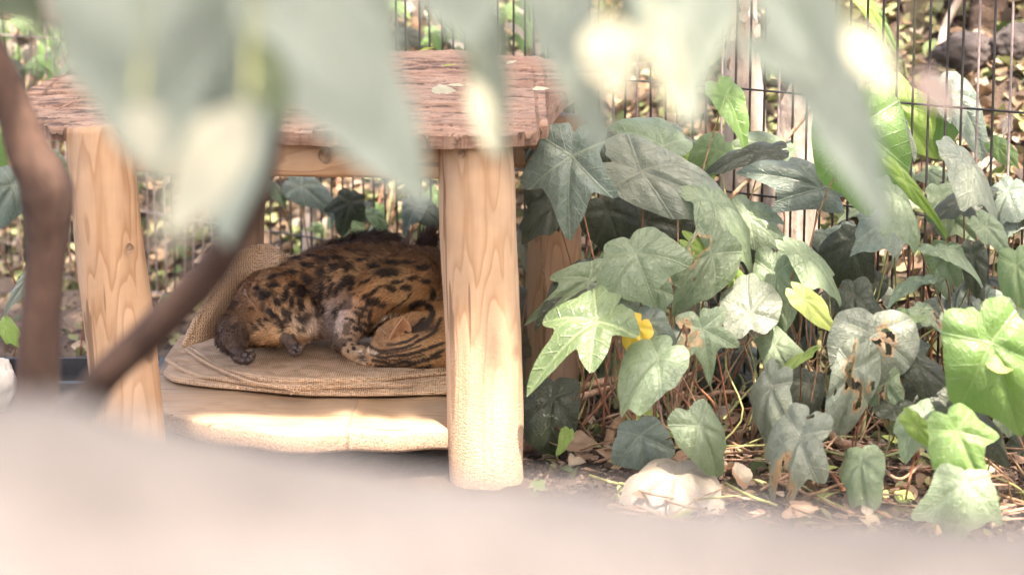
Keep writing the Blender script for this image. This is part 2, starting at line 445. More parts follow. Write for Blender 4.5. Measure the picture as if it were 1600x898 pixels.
# roof slab of bark: outline traced, laid on a slightly tilted plane
def roofz(y): return .600 + .052 * (y - 3.9)
out = [(28, 150), (62, 137), (100, 122), (130, 104), (210, 92), (330, 87), (520, 83), (700, 80), (840, 90), (935, 103), (941, 117), (925, 128), (900, 137), (880, 150),
       (866, 168), (858, 180), (857, 192), (842, 194), (838, 203), (800, 207), (700, 210), (560, 206), (400, 202), (250, 201), (150, 199), (80, 197), (50, 190), (36, 172)]
def rp(px, py):
    d = ray(px, py); t = (CAMP.z - .600 + .052 * 3.9) / (-d.z + .052 * d.y); return CAMP + d * t
OP = np.array([tuple(rp(*p)) for p in out])
NX, NY = 330, 190
x0, x1, y0, y1 = OP[:, 0].min(), OP[:, 0].max(), OP[:, 1].min(), OP[:, 1].max()
ins = lambda x, y: None
gx, gy = np.meshgrid(np.linspace(x0, x1, NX), np.linspace(0, 1, NY), indexing='ij')
# each column runs between the front and rear outline at its x
def bounds(x):
    lo, hi = 1e9, -1e9
    for i in range(len(OP)):
        a, b = OP[i], OP[(i + 1) % len(OP)]
        if (a[0] - x) * (b[0] - x) <= 0 and abs(a[0] - b[0]) > 1e-9:
            yy = a[1] + (b[1] - a[1]) * (x - a[0]) / (b[0] - a[0]); lo = min(lo, yy); hi = max(hi, yy)
    return lo, hi
bd = np.array([bounds(np.clip(x, x0 + 1e-3, x1 - 1e-3)) for x in gx[:, 0]])
jit = .010 * (fbm(np.stack([gx[:, 0], 0 * gx[:, 0], 0 * gx[:, 0]], -1), 60, 9) - .5)
gyw = (bd[:, 0] + jit)[:, None] + (bd[:, 1] - bd[:, 0])[:, None] * gy
P3 = np.stack([gx, gyw, 0 * gx], -1)
warp = .05 * (fbm(P3, 5, 21) - .5)
band = (gyw + warp) * 46 + 1.6 * fbm(P3 * np.array([1, 1, 1]), 9, 31)
lay = np.floor(band); fr = band - lay
segn = vnoise(np.stack([gx * 9 + lay * 7.3, lay * 1.7, 0 * gx], -1), 1, 5)
hgt = .0055 * segn + .004 * fr * (segn > .35) - .011 * np.exp(-((fr - .02) / .12) ** 2) * (segn > .38) + .003 * (fbm(P3 * np.array([.3, 1, 1]), 120, 8) - .5)
hgt += .012 * (fbm(P3, 4, 77) - .5)
zt = roofz(gyw) + hgt
lip = np.clip((.05 - np.minimum(gy, 1 - gy)) / .05, 0, 1); zt -= .006 * lip ** 2
top = np.stack([gx, gyw, zt], -1).reshape(-1, 3)
bot = top.copy(); bot[:, 2] = (roofz(gyw) - .026 + .003 * (fbm(P3, 20, 4) - .5)).ravel()
bot[:, 1] += (.012 * (1 - 2 * gy) ** 5).ravel()
# mid ring for a ragged, layered rim
F = grid_faces(NX, NY); nT = NX * NY
F2 = [tuple(reversed([i + nT for i in f])) for f in F]
side = []
idx = lambda i, j: i * NY + j
for i in range(NX - 1):
    side.append((idx(i + 1, 0), idx(i, 0), idx(i, 0) + nT, idx(i + 1, 0) + nT)); side.append((idx(i, NY - 1), idx(i + 1, NY - 1), idx(i + 1, NY - 1) + nT, idx(i, NY - 1) + nT))
for j in range(NY - 1):
    side.append((idx(0, j), idx(0, j + 1), idx(0, j + 1) + nT, idx(0, j) + nT)); side.append((idx(NX - 1, j + 1), idx(NX - 1, j), idx(NX - 1, j) + nT, idx(NX - 1, j + 1) + nT))
fis = np.clip(np.exp(-((fr - .02) / .13) ** 2) * (segn > .38) + np.clip((fbm(P3 * np.array([.22, 1, 1]), 75, 18) - .60) * 9, 0, 1), 0, 1).ravel()
roof = obj('roof', np.vstack([top, bot]), F + F2 + side, M['bark'], shelter, smooth=False, attrs={'fis': np.r_[fis, fis * 0]})
# floor boards with a bowed front edge
FZ = .088
fe = [(215, 622), (258, 640), (330, 662), (430, 675), (544, 674), (640, 672), (716, 671)]
FE = np.array([tuple(pixz(*p, FZ)) for p in fe])
def board(xa, xb, mat=M['floor'], dz=0):
    n = 40; xx = np.linspace(xa, xb, n); yf = np.interp(xx, FE[:, 0], FE[:, 1]); V = []
    for x, y in zip(xx, yf):
        rows = [(y + .030, FZ + dz), (y + .006, FZ - .001 + dz), (y, FZ - .006 + dz), (y + .001, FZ - .032 + dz), (y + .004, FZ - .037 + dz), (4.72, FZ - .037 + dz), (4.72, FZ + dz)]
        for (yy, zz) in rows: V.append((x, yy, zz + .002 * math.sin(x * 40 + yy * 30)))
    V = np.array(V); k = 7; F = []
    for i in range(n - 1):
        for j in range(k): F.append((i * k + j, (i + 1) * k + j, (i + 1) * k + (j + 1) % k, i * k + (j + 1) % k))
    F += [tuple(range(k))[::-1], tuple(range((n - 1) * k, n * k))]
    o = obj('floor_board', V, F, mat, shelter)
    o.data.materials.append(M['mudedge'])
    for i in range(n - 1):
        for j in (2, 3): o.data.polygons[i * k + j].material_index = 1
    return o
xm = pixz(544, 674, FZ).x
board(FE[0, 0], xm - .0002); board(xm + .0002, FE[-1, 0], dz=.0006)
for p in [(500, 671), (620, 671), (330, 664)]:
    q = pixz(p[0], 660, FZ + .001)
# acrylic side pane between the right posts, and a wind screen at the back left
A = pix(812, 300, 4.08); B = pix(852, 300, 4.60)
def pane(a, b, z0, z1, t=.004):
    a = np.array(a); b = np.array(b); d = (b - a)[:2]; nn_ = np.array([-d[1], d[0]]) / np.linalg.norm(d) * t
    V = []
    for z in (z0, z1):
        for p, s in ((a, 0), (b, 0), (b, 1), (a, 1)): V.append((p[0] + nn_[0] * s, p[1] + nn_[1] * s, z))
    return V, [(0, 1, 2, 3)[::-1], (4, 5, 6, 7), (0, 1, 5, 4), (1, 2, 6, 5), (2, 3, 7, 6), (3, 0, 4, 7)]
obj('acrylic_pane', *pane(A, B, .1, .57), M['acrylic'], shelter, smooth=False)

# ------------------------------------------------------------------ burlap sacks
BZ = .092
burlap = empty('burlap_sack', pixz(480, 610, BZ), 'folded brown burlap sacking laid on the shelter floor under the cat', 'burlap')
def sheet(front, back_y, z0, th, seed, name):
    E = smoothpath([pixz(px, py, z0) for px, py in front], 150)
    V = []; prof = [(.012, -th), (.002, -th), (-.003, -th * .6), (-.003, -th * .2), (.001, 0), (.006, .0016), (.014, .001)]
    prof = prof + [(.014 + q, .001) for q in np.linspace(.012, 1, 50) ** 1.3 * .5]
    for i, e in enumerate(E):
        f = min(1, i / 12)
        for dy, dz in prof:
            V.append((e[0], e[1] + dy * (1 if dy < .02 else (back_y - e[1]) / .52), z0 + th + dz))
    V = np.array(V)
    topm = V[:, 2] > z0 + th - .0005
    V[:, 2] += .010 * (fbm(V, 8, seed) - .5) * topm + .007 * (fbm(V * np.array([1, 1.6, 0]), 19, seed + 1) - .5) * topm + .0018 * (fbm(V, 60, seed) - .5)
    V[:, 1] += .004 * (fbm(V, 30, seed + 3) - .5)
    return obj(name, V, grid_faces(len(E), len(prof)), M['burlap'], burlap)
s1 = sheet([(256, 588), (275, 598), (330, 606), (400, 612), (470, 618), (540, 620), (620, 619), (720, 616)], 4.72, BZ, .008, 3, 'sack_layer')
s2 = sheet([(258, 566), (300, 588), (350, 597), (410, 606), (462, 611), (520, 608), (600, 607), (660, 605), (720, 602)], 4.71, BZ + .0085, .008, 7, 'sack_layer')
s3 = sheet([(285, 545), (312, 560), (345, 578), (395, 594), (450, 600), (520, 600), (590, 597), (650, 590), (720, 584)], 4.70, BZ + .017, .008, 9, 'sack_layer')
# raised flap at back left
def bil(c, u, v): return c[0] * (1 - u) * (1 - v) + c[1] * (1 - u) * v + c[2] * u * v + c[3] * u * (1 - v)
cs = [np.array(pix(288, 540, 4.42)), np.array(pix(378, 392, 4.60)), np.array(pix(480, 418, 4.62)), np.array(pix(430, 500, 4.62))]
n = 50; V = []
for i in range(n):
    for j in range(n):
        u, v_ = i / (n - 1), j / (n - 1); p = bil(cs, u, v_)
        p = p + np.array([-.010 * math.sin(v_ * 3.1), -.014 * math.sin(u * 9 + v_ * 2), .02 * math.sin(u * math.pi) * v_])
        V.append(p)
V = np.array(V); V += (.004 * (fbm(V, 25, 6) - .5))[:, None]
fl = obj('sack_flap', V, grid_faces(n, n), M['burlap'], burlap)
sm = fl.modifiers.new('thick', 'SOLIDIFY'); sm.thickness = .004
hem = [V[j] for j in range(0, n, 3)]
v1, f1 = tube(hem, [.006], 8, 90, bump=.45, seed=5, sc=170)
obj('hem', v1, f1, M['burlap'], burlap)
hem2 = [V[i * n + n - 1] for i in range(0, n, 4)]
v1, f1 = tube(hem2, [.005], 8, 60, bump=.4, seed=5, sc=170); obj('hem', v1, f1, M['burlap'], burlap)
v1, f1 = tube([pixz(px, py, BZ + .024) for px, py in [(290, 545), (315, 562), (350, 580), (400, 598), (470, 609)]], [.0035], 8, 90, bump=.4, seed=8, sc=200)
obj('hem', v1, f1, M['burlap'], burlap)
# frayed threads along the fold
fr_ = []
for k in range(170):
    px = rnd.uniform(300, 690); py = np.interp(px, [285, 345, 395, 450, 520, 590, 650, 700], [550, 580, 598, 606, 606, 604, 597, 591]) + rnd.uniform(-3, 8)
    a = np.array(pixz(px, py, BZ + .02)); l = rnd.uniform(.005, .014)
    d = np.array([rnd.uniform(-1, 1), -rnd.uniform(.1, 1), rnd.uniform(-.6, .4)]) * l
    fr_.append(tube([a, a + d * .5 + np.array([0, 0, .002]), a + d], [.0006, .0003], 3, 4))
for pts in ([(462, 600), (468, 606), (459, 612), (454, 617)], [(447, 600), (456, 606), (470, 604)], [(441, 603), (452, 609), (466, 611), (471, 605)]):
    fr_.append(tube([np.array(pixz(a, b, BZ + .027)) for a, b in pts], [.0009], 5, 12))
o = obj('loose_thread', *merge(fr_), M['burlap'], burlap); o['kind'] = 'stuff'

# ------------------------------------------------------------------ the cat
cat = empty('leopard_cat', pix(520, 560, 4.45), 'spotted wild cat curled up asleep on the burlap inside the wooden shelter', 'cat')
K = mpp(4.45)
bones = []   # (p, q, rp, rq, region) in world
def C_(px, py, Y): return np.array(pix(px, py, Y))
def chain(pts, reg, flow=1):
    for a, b in zip(pts[:-1], pts[1:]):
        bones.append((C_(a[0], a[1], a[2]), C_(b[0], b[1], b[2]), a[3] * K, b[3] * K, reg, flow))
# torso from shoulder to rump (fur lies rump-ward)
chain([(700, 478, 4.58, 56), (668, 456, 4.58, 72), (610, 452, 4.57, 76), (545, 452, 4.57, 74), (485, 464, 4.57, 70), (432, 484, 4.56, 58), (395, 502, 4.55, 44)], 'torso')
chain([(705, 500, 4.52, 56), (692, 515, 4.47, 46)], 'neck')
# thigh and hind leg, knee forward, hock and foot
chain([(425, 462, 4.50, 44), (455, 488, 4.46, 42), (468, 505, 4.44, 30)], 'thigh')
chain([(470, 505, 4.44, 27), (430, 520, 4.42, 17), (395, 518, 4.42, 16)], 'shank')
chain([(418, 470, 4.53, 50), (398, 488, 4.50, 40), (378, 504, 4.46, 28)], 'torso')
chain([(395, 500, 4.47, 28), (368, 514, 4.43, 29), (364, 527, 4.405, 27)], 'hock')
chain([(366, 545, 4.385, 11), (374, 555, 4.365, 11), (384, 559, 4.355, 9)], 'foot')
chain([(425, 505, 4.45, 16), (442, 520, 4.42, 12)], 'shank')
chain([(442, 520, 4.42, 12), (453, 535, 4.40, 11), (460, 543, 4.39, 10)], 'foot')
# shoulder and foreleg
chain([(640, 440, 4.50, 50), (600, 452, 4.47, 42), (568, 476, 4.45, 33)], 'shoulder')
chain([(566, 478, 4.445, 31), (550, 505, 4.44, 25), (538, 530, 4.44, 19)], 'fore')
chain([(532, 535, 4.44, 15), (550, 548, 4.41, 15), (575, 560, 4.39, 14)], 'fore')
# head: crown towards the camera and down, nose to the left
chain([(682, 534, 4.41, 48), (652, 535, 4.385, 48), (624, 538, 4.375, 41)], 'head', -1)
chain([(618, 541, 4.375, 35), (598, 552, 4.365, 24), (583, 558, 4.36, 15)], 'head', -1)
# belly wrinkle mass between
chain([(470, 478, 4.53, 46), (520, 484, 4.56, 44), (560, 490, 4.55, 36)], 'belly')
chain([(500, 508, 4.52, 18), (545, 512, 4.52, 16)], 'belly')
# tail behind the back
chain([(385, 480, 4.66, 17), (430, 440, 4.74, 15), (500, 400, 4.78, 15), (560, 380, 4.73, 14), (588, 374, 4.72, 14), (612, 378, 4.73, 13), (636, 400, 4.72, 14), (660, 402, 4.69, 17), (668, 384, 4.68, 16), (672, 372, 4.68, 13)], 'tail')
bm = bmesh.new()
def ball(c, r, sx=1, sy=1, sz=1):
    bmesh.ops.create_icosphere(bm, subdivisions=2, radius=1, matrix=Matrix.Translation(c) @ Matrix.Diagonal((r * sx, r * sy, r * sz, 1)))
for p, q, a, b, reg, fl_ in bones:
    L_ = np.linalg.norm(q - p); k = max(2, int(L_ / (min(a, b) * .22)))
    k = min(k, 14)
    for i in range(k + 1):
        t = i / k; ball(p + (q - p) * t, a + (b - a) * t)
def toe(px, py, Y, r, s=(1, 1.2, .9)): ball(C_(px, py, Y), r * K, *s)
for (x, y, r) in ((376, 562, 7), (384, 563, 7), (391, 560, 7), (394, 554, 6), (368, 560, 6)): toe(x, y, 4.345, r)
for (x, y, r) in ((453, 549, 6), (460, 551, 6.5), (467, 548, 6.5), (470, 541, 5.5)): toe(x, y, 4.365, r)
for (x, y, r) in ((566, 566, 6.5), (574, 569, 6.5), (582, 572, 6), (560, 562, 6)): toe(x, y, 4.375, r)
me = bpy.data.meshes.new('tmp'); bm.to_mesh(me); bm.free()
tmp = bpy.data.objects.new('tmp', me); COL.objects.link(tmp)
r_ = tmp.modifiers.new('r', 'REMESH'); r_.mode = 'VOXEL'; r_.voxel_size = .0024
s_ = tmp.modifiers.new('s', 'SMOOTH'); s_.factor = .6; s_.iterations = 14
dg = bpy.context.evaluated_depsgraph_get(); ev = tmp.evaluated_get(dg); bme = bpy.data.meshes.new_from_object(ev)
bpy.data.objects.remove(tmp)
nV = len(bme.vertices); V = np.empty(nV * 3); bme.vertices.foreach_get('co', V); V = V.reshape(-1, 3)
NRM = np.empty(nV * 3); bme.vertices.foreach_get('normal', NRM); NRM = NRM.reshape(-1, 3)
V = np.where(V[:, 2:3] < BZ + .026, np.column_stack([V[:, :2], np.full(nV, BZ + .026)]), V)
V += NRM * (.0035 * (fbm(V, 60, 13) - .5))[:, None]
def region(P):
    best = np.full(len(P), 1e9); rid = np.zeros(len(P), int); fl = np.zeros((len(P), 3)); names = []
    for p, q, a, b, reg, f in bones:
        if reg not in names: names.append(reg)
        d = q - p; t = np.clip(((P - p) @ d) / (d @ d), 0, 1)
        dist = np.linalg.norm(P - (p + t[:, None] * d), axis=1) - (a + (b - a) * t)
        m_ = dist < best; best[m_] = dist[m_]; rid[m_] = names.index(reg); fl[m_] = d / np.linalg.norm(d) * f
    return names, rid, fl
names, RID, FL = region(V)
SP = []   # spots: x, y, rx, ry, angle (photo pixels)
def c3(l, ox, oy, s):
    for e in l:
        SP.append((ox + e[0] / s, oy + e[1] / s, e[2] / s, e[3] / s, math.radians(e[4]) if len(e) > 4 else 0))
c3([(610, 360, 28, 30), (525, 315, 22, 17), (610, 280, 44, 13, 10), (690, 325, 26, 26), (560, 430, 36, 34), (465, 455, 22, 30, 15), (510, 390, 20, 18), (420, 490, 17, 22, -20), (503, 490, 13, 27), (553, 500, 22, 30, -15), (640, 465, 26, 42, -10), (690, 430, 18, 58, 8), (745, 420, 16, 44, 15), (815, 385, 22, 62, 40), (870, 390, 14, 40, 20),
    (385, 550, 34, 15, 30), (410, 565, 24, 14, 30), (460, 550, 14, 28, -20), (430, 605, 11, 20), (465, 622, 13, 26), (495, 572, 8, 24), (355, 455, 44, 13, -25), (400, 395, 30, 12, -10), (390, 345, 26, 13, -15), (335, 440, 20, 12), (300, 410, 18, 10), (565, 592, 26, 12, -20), (355, 595, 26, 10, 50), (300, 640, 12, 26, -30), (335, 615, 10, 26, -30),
    (470, 270, 26, 10, -20), (550, 235, 30, 11, 5), (700, 240, 34, 11, 5), (780, 235, 26, 10), (640, 225, 24, 8), (760, 300, 30, 10, -40), (740, 350, 14, 20), (850, 300, 26, 9, -30), (700, 540, 10, 30), (770, 545, 12, 22), (540, 575, 14, 20)], 320, 340, 3.742)
c3([(1225, 285, 58, 20), (1250, 235, 34, 14), (1145, 430, 38, 18), (1190, 450, 22, 16), (1105, 330, 32, 9, -25), (1020, 330, 34, 13, -45), (965, 372, 13, 32, 25), (925, 382, 12, 30, 10), (880, 400, 15, 30), (1240, 365, 30, 14, 20), (1320, 360, 26, 16), (1270, 330, 30, 9, -10),
    (1090, 545, 30, 11, 25), (1070, 500, 34, 10, 20), (1062, 575, 30, 8, 25), (1035, 605, 24, 7, 15), (1030, 530, 26, 8, 25), (1085, 470, 30, 9, 10), (1020, 635, 10, 10), (990, 662, 8, 8), (1040, 680, 8, 9), (1010, 692, 7, 7), (1075, 700, 9, 6), (1062, 655, 10, 7), (1030, 660, 6, 6), (1120, 400, 40, 8, -35), (1165, 370, 34, 8, -35), (1125, 500, 12, 34, 10), (1130, 545, 9, 20),
    (1350, 310, 30, 10), (1400, 260, 30, 12), (1330, 230, 36, 10), (1150, 250, 30, 10), (1090, 220, 28, 8), (1010, 250, 26, 8, -20), (940, 250, 26, 10), (1420, 330, 20, 12), (1450, 400, 14, 30)], 240, 340, 3.325)
LN = []
def c5(pts, wd): LN.append(([(520 + x / 5.61, 440 + y / 5.61) for x, y in pts], wd))
c5([(318, 570), (400, 605), (520, 598), (650, 570), (760, 510), (880, 440), (935, 330)], 2.4)
c5([(340, 640), (430, 665), (520, 650), (640, 640), (760, 610), (880, 565), (960, 540)], 2.5)
c5([(350, 690), (430, 700), (520, 720), (620, 700), (740, 700), (860, 650), (960, 600)], 2.5)
c5([(380, 735), (480, 745), (560, 752), (660, 728), (800, 690), (930, 650)], 2.4)
c5([(480, 558), (560, 545), (650, 520), (740, 470)], 2.2)
c5([(300, 600), (360, 630), (440, 630), (540, 620), (640, 600), (770, 560)], 1.1)
c5([(420, 690), (500, 690), (600, 675), (700, 665), (800, 640)], 1.2)
c5([(430, 780), (560, 790), (700, 770), (850, 730)], 3.0)
c5([(345, 470), (370, 425), (450, 325), (520, 290)], 1.2)
c5([(700, 210), (760, 175), (830, 190), (865, 260), (845, 340), (780, 390), (700, 430)], 4.5)
c5([(470, 272), (560, 215), (650, 150), (700, 90)], 1.3)
c5([(640, 440), (720, 400), (790, 330)], 2.6)
c5([(300, 190), (240, 300), (230, 380), (290, 440)], 2.0)
WL = [([(520 + x / 5.61, 440 + y / 5.61) for x, y in [(330, 440), (400, 370), (440, 310), (500, 285), (590, 275)]], 1.8),
      ([(520 + x / 5.61, 440 + y / 5.61) for x, y in [(300, 600), (340, 622), (380, 630)]], 1.8), ([(520 + x / 5.61, 440 + y / 5.61) for x, y in [(250, 590), (235, 610)]], 2),
      ([(520 + x / 5.61, 440 + y / 5.61) for x, y in [(255, 700), (285, 715)]], 1.6)]
def poly_d(px, py, pts):
    pp = smoothpath([(a, b, 0) for a, b in pts], len(pts) * 4)[:, :2]; best = np.full(len(px), 1e9)
    for a, b in zip(pp[:-1], pp[1:]):
        d = b - a; t = np.clip(((px - a[0]) * d[0] + (py - a[1]) * d[1]) / (d @ d + 1e-9), 0, 1)
        best = np.minimum(best, np.hypot(px - a[0] - t * d[0], py - a[1] - t * d[1]))
    return best
def coat(P, N, rid):
    px, py, dep = proj(P)
    w1 = fbm(P, 90, 41) - .5; w2 = fbm(P, 90, 47) - .5
    qx = px + 5 * w1; qy = py + 5 * w2
    front = (N @ np.array(FW)) < .15
    tawny = np.array([.39, .185, .075]); dark = np.array([.026, .017, .013]); brown = np.array([.085, .045, .030]); cream = np.array([.58, .42, .28])
    col = np.tile(tawny, (len(P), 1))
    def mixc(c, f): 
        nonlocal col
        f = np.clip(f, 0, 1)[:, None]; col = col * (1 - f) + np.array(c) * f
    mixc((.56, .33, .15), (fbm(P, 30, 3) - .38) * 1.6)
    # darker, greyer back
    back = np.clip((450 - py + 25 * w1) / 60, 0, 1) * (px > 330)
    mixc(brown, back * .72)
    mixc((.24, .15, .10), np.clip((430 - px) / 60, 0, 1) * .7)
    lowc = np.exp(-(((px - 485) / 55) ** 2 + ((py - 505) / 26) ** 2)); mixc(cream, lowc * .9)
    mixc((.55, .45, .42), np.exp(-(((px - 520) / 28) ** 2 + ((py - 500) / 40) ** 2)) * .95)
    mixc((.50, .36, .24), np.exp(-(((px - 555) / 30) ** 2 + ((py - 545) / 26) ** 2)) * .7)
    nm = names
    def isr(*r): return np.isin(rid, [nm.index(x) for x in r])
    # free spots where the photo shows no particular one
    vor = fbm(P * np.array([1, 1, 1.25]), 62, 71, 2)
    mixc(dark, np.where((~front) | isr('tail'), np.clip((vor - .56) * 18, 0, 1), 0) * .9)
    streak = fbm(np.stack([px * .35 + py * .2, py * 1.6, 0 * px], -1), .11, 15, 3)
    mixc((.045, .028, .02), np.clip((streak - .52) * 9, 0, 1) * np.clip((425 - py) / 35, 0, 1) * .8)
    mixc((.44, .27, .14), np.exp(-(((px - 640) / 60) ** 2 + ((py - 548) / 34) ** 2) * 1.2) * .8)
    sm_ = fbm(np.stack([px * .8 + py * .3, py * 1.1, 0 * px], -1), .085, 91, 2)
    mixc((.05, .03, .02), np.clip((sm_ - .60) * 14, 0, 1) * (px < 560) * .75)
    mixc((.13, .075, .05), np.clip((400 - px + 20 * w1) / 40, 0, 1) * .55)
    s = np.zeros(len(P))
    for (x, y, a, b, an) in SP:
        dx = qx - x; dy = qy - y; ca, sa = math.cos(an), math.sin(an)
        u = (dx * ca + dy * sa) / (a * 1.3); v_ = (-dx * sa + dy * ca) / (b * 1.32)
        s = np.maximum(s, 1 - np.clip((np.hypot(u, v_) - .72) / .45, 0, 1))
    for pts, wd in LN:
        d = poly_d(px + 2.6 * w1, py + 2.6 * w2, pts); s = np.maximum(s, 1 - np.clip((d - wd * .8) / (wd * .7), 0, 1))
    mixc(dark, s * front * .96)
    for pts, wd in WL:
        d = poly_d(px, py, pts); mixc((.75, .62, .48), (1 - np.clip((d - wd * .5) / wd, 0, 1)) * front * .85)
    mixc((.03, .02, .016), np.exp(-(((px - 664) / 22) ** 2 + ((py - 512) / 10) ** 2)) * .95)
    mixc((.20, .11, .06), np.exp(-(((px - 603) / 17) ** 2 + ((py - 528) / 20) ** 2)) * .45)
    mixc((.10, .055, .045), np.exp(-(((px - 566) / 7) ** 2 + ((py - 560) / 6) ** 2)))
    mixc((.075, .052, .045), isr('foot') * .85); mixc((.085, .055, .042), isr('hock', 'shank', 'foot', 'torso') * np.clip((py - 494 + 16 * w2) / 22, 0, 1) * np.clip((400 - px + 16 * w1) / 22, 0, 1) * .85)
    mixc((.05, .03, .024), isr('tail') * np.clip((px - 530) / 30, 0, 1) * .85)
    mixc((.045, .03, .022), np.clip((px - 664) / 30, 0, 1) * (py < 470) * .55)
    return col * (.82 + .36 * fbm(P, 400, 5, 2))[:, None]
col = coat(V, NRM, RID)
bme.vertices.foreach_set('co', (V - np.array(ORG[cat.name])).ravel())
at = bme.attributes.new('col', 'FLOAT_COLOR', 'POINT'); at.data.foreach_set('color', np.hstack([col, np.ones((nV, 1))]).astype(np.float32).ravel())
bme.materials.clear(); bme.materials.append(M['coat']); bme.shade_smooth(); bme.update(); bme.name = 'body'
ob = bpy.data.objects.new('body', bme); COL.objects.link(ob); ob.parent = cat; ORG['body'] = ORG[cat.name]
# ear: cupped triangle, inside seen edge-on
def ear(tip, b0, b1, depth, Y0):
    V = []; n = 14
    T = C_(tip[0], tip[1], Y0 - .022); A_ = C_(b0[0], b0[1], Y0); B_ = C_(b1[0], b1[1], Y0)
    for i in range(n):
        v_ = i / (n - 1)
        for j in range(n):
            u = j / (n - 1); wd = (1 - v_ ** 1.7)
            base = A_ + (B_ - A_) * (.5 + (u - .5) * wd)
            p = base + (T - (A_ + B_) / 2) * v_
            p = p + np.array([0, depth * (1 - (2 * u - 1) ** 2) * wd, 0])
            V.append(p)
    return V, grid_faces(n, n)
ev_, ef_ = ear((630, 495), (608, 530), (643, 518), .016, 4.332)
e = obj('ear', ev_, ef_, M['ear'], cat); sd = e.modifiers.new('thick', 'SOLIDIFY'); sd.thickness = .0018
# paw pads
pd = []
for (x, y, Y, r) in ((379, 563, 4.337, 4.2), (388, 562, 4.337, 4), (383, 555, 4.345, 5), (459, 551, 4.355, 4), (466, 547, 4.358, 4), (460, 543, 4.36, 5)):
    b2 = bmesh.new(); bmesh.ops.create_uvsphere(b2, u_segments=10, v_segments=8, radius=r * K, matrix=Matrix.Translation(C_(x, y, Y)))
    pd.append(([tuple(v.co) for v in b2.verts], [tuple(q.index for q in f.verts) for f in b2.faces])); b2.free()
for q in pd: obj('paw_pad', q[0], q[1], M['skin'], cat)
# fur: short strands rooted on the body
tri = np.array([list(p.vertices)[:3] for p in bme.polygons] ); quad = np.array([list(p.vertices)[0:1] + list(p.vertices)[2:4] if len(p.vertices) == 4 else list(p.vertices)[:3] for p in bme.polygons])
T_ = np.vstack([tri, quad]); ar = np.linalg.norm(np.cross(V[T_[:, 1]] - V[T_[:, 0]], V[T_[:, 2]] - V[T_[:, 0]]), axis=1)
NS = 140000
ti = nr.choice(len(T_), NS, p=ar / ar.sum()); u = nr.rand(NS, 1); v_ = nr.rand(NS, 1); fl2 = (u + v_) > 1; u[fl2] = 1 - u[fl2]; v_[fl2] = 1 - v_[fl2]
t0, t1, t2 = T_[ti, 0], T_[ti, 1], T_[ti, 2]
root = V[t0] + (V[t1] - V[t0]) * u + (V[t2] - V[t0]) * v_
N_ = NRM[t0]; f_ = FL[t0]; rid = RID[t0]
keep = ((N_ @ np.array(FW)) < .35) & (root[:, 2] > BZ + .024)
root, N_, f_, rid, t0 = root[keep], N_[keep], f_[keep], rid[keep], t0[keep]; n = len(root)
f_ = f_ - N_ * np.sum(f_ * N_, 1)[:, None]; f_ /= np.linalg.norm(f_, axis=1)[:, None] + 1e-6
clump = np.stack([fbm(root, 70, s, 2) - .5 for s in (51, 52, 53)], 1)
def isr(*r): return np.isin(rid, [names.index(x) for x in r])
ln = np.full(n, .0105); ln[isr('head')] = .0055; ln[isr('foot', 'fore')] = .0055; ln[isr('tail')] = .019; ln[isr('belly')] = .015; ln *= (.7 + .6 * nr.rand(n))
D = N_ * .52 + f_ * .9 + clump * 1.1 + nr.normal(0, .16, (n, 3)); D /= np.linalg.norm(D, axis=1)[:, None]
D2 = D + np.array([0, 0, -.25]) + f_ * .35; D2 /= np.linalg.norm(D2, axis=1)[:, None]
view = root - np.array(CAMP); view /= np.linalg.norm(view, axis=1)[:, None]
sd_ = np.cross(D, N_); sd_ /= np.linalg.norm(sd_, axis=1)[:, None] + 1e-6
sd2 = np.cross(D, nr.normal(0, 1, (n, 3))); sd2 /= np.linalg.norm(sd2, axis=1)[:, None] + 1e-6
sd_ = sd_ * .8 + sd2 * .6
wd = .00055
mid = root + D * (ln * .5)[:, None]; tipp = mid + D2 * (ln * .5)[:, None]
root = root - N_ * .0006
VV = np.stack([root - sd_ * wd, root + sd_ * wd, mid + sd_ * wd * .75, mid - sd_ * wd * .75, tipp], 1).reshape(-1, 3)
i5 = np.arange(n) * 5
FF = [tuple(x) for x in np.stack([i5, i5 + 1, i5 + 2, i5 + 3], 1).tolist()] + [tuple(x) for x in np.stack([i5 + 3, i5 + 2, i5 + 4], 1).tolist()]
base = coat(root, N_, rid) * (.5 + 1.1 * nr.rand(n, 1))
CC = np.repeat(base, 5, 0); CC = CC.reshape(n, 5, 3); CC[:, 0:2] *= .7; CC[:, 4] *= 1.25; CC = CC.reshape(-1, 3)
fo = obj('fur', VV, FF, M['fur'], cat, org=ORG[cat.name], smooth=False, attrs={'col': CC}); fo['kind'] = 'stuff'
# whiskers
for a, b, c in (((572, 556), (560, 549), (548, 547)), ((573, 560), (560, 562), (549, 568)), ((585, 566), (580, 575), (571, 582)), ((603, 522), (596, 514), (586, 509))):
    obj('whisker', *tube([C_(*a, 4.335), C_(*b, 4.325), C_(*c, 4.32)], [.0004, .00015], 4, 8), M['white_stone'], cat)

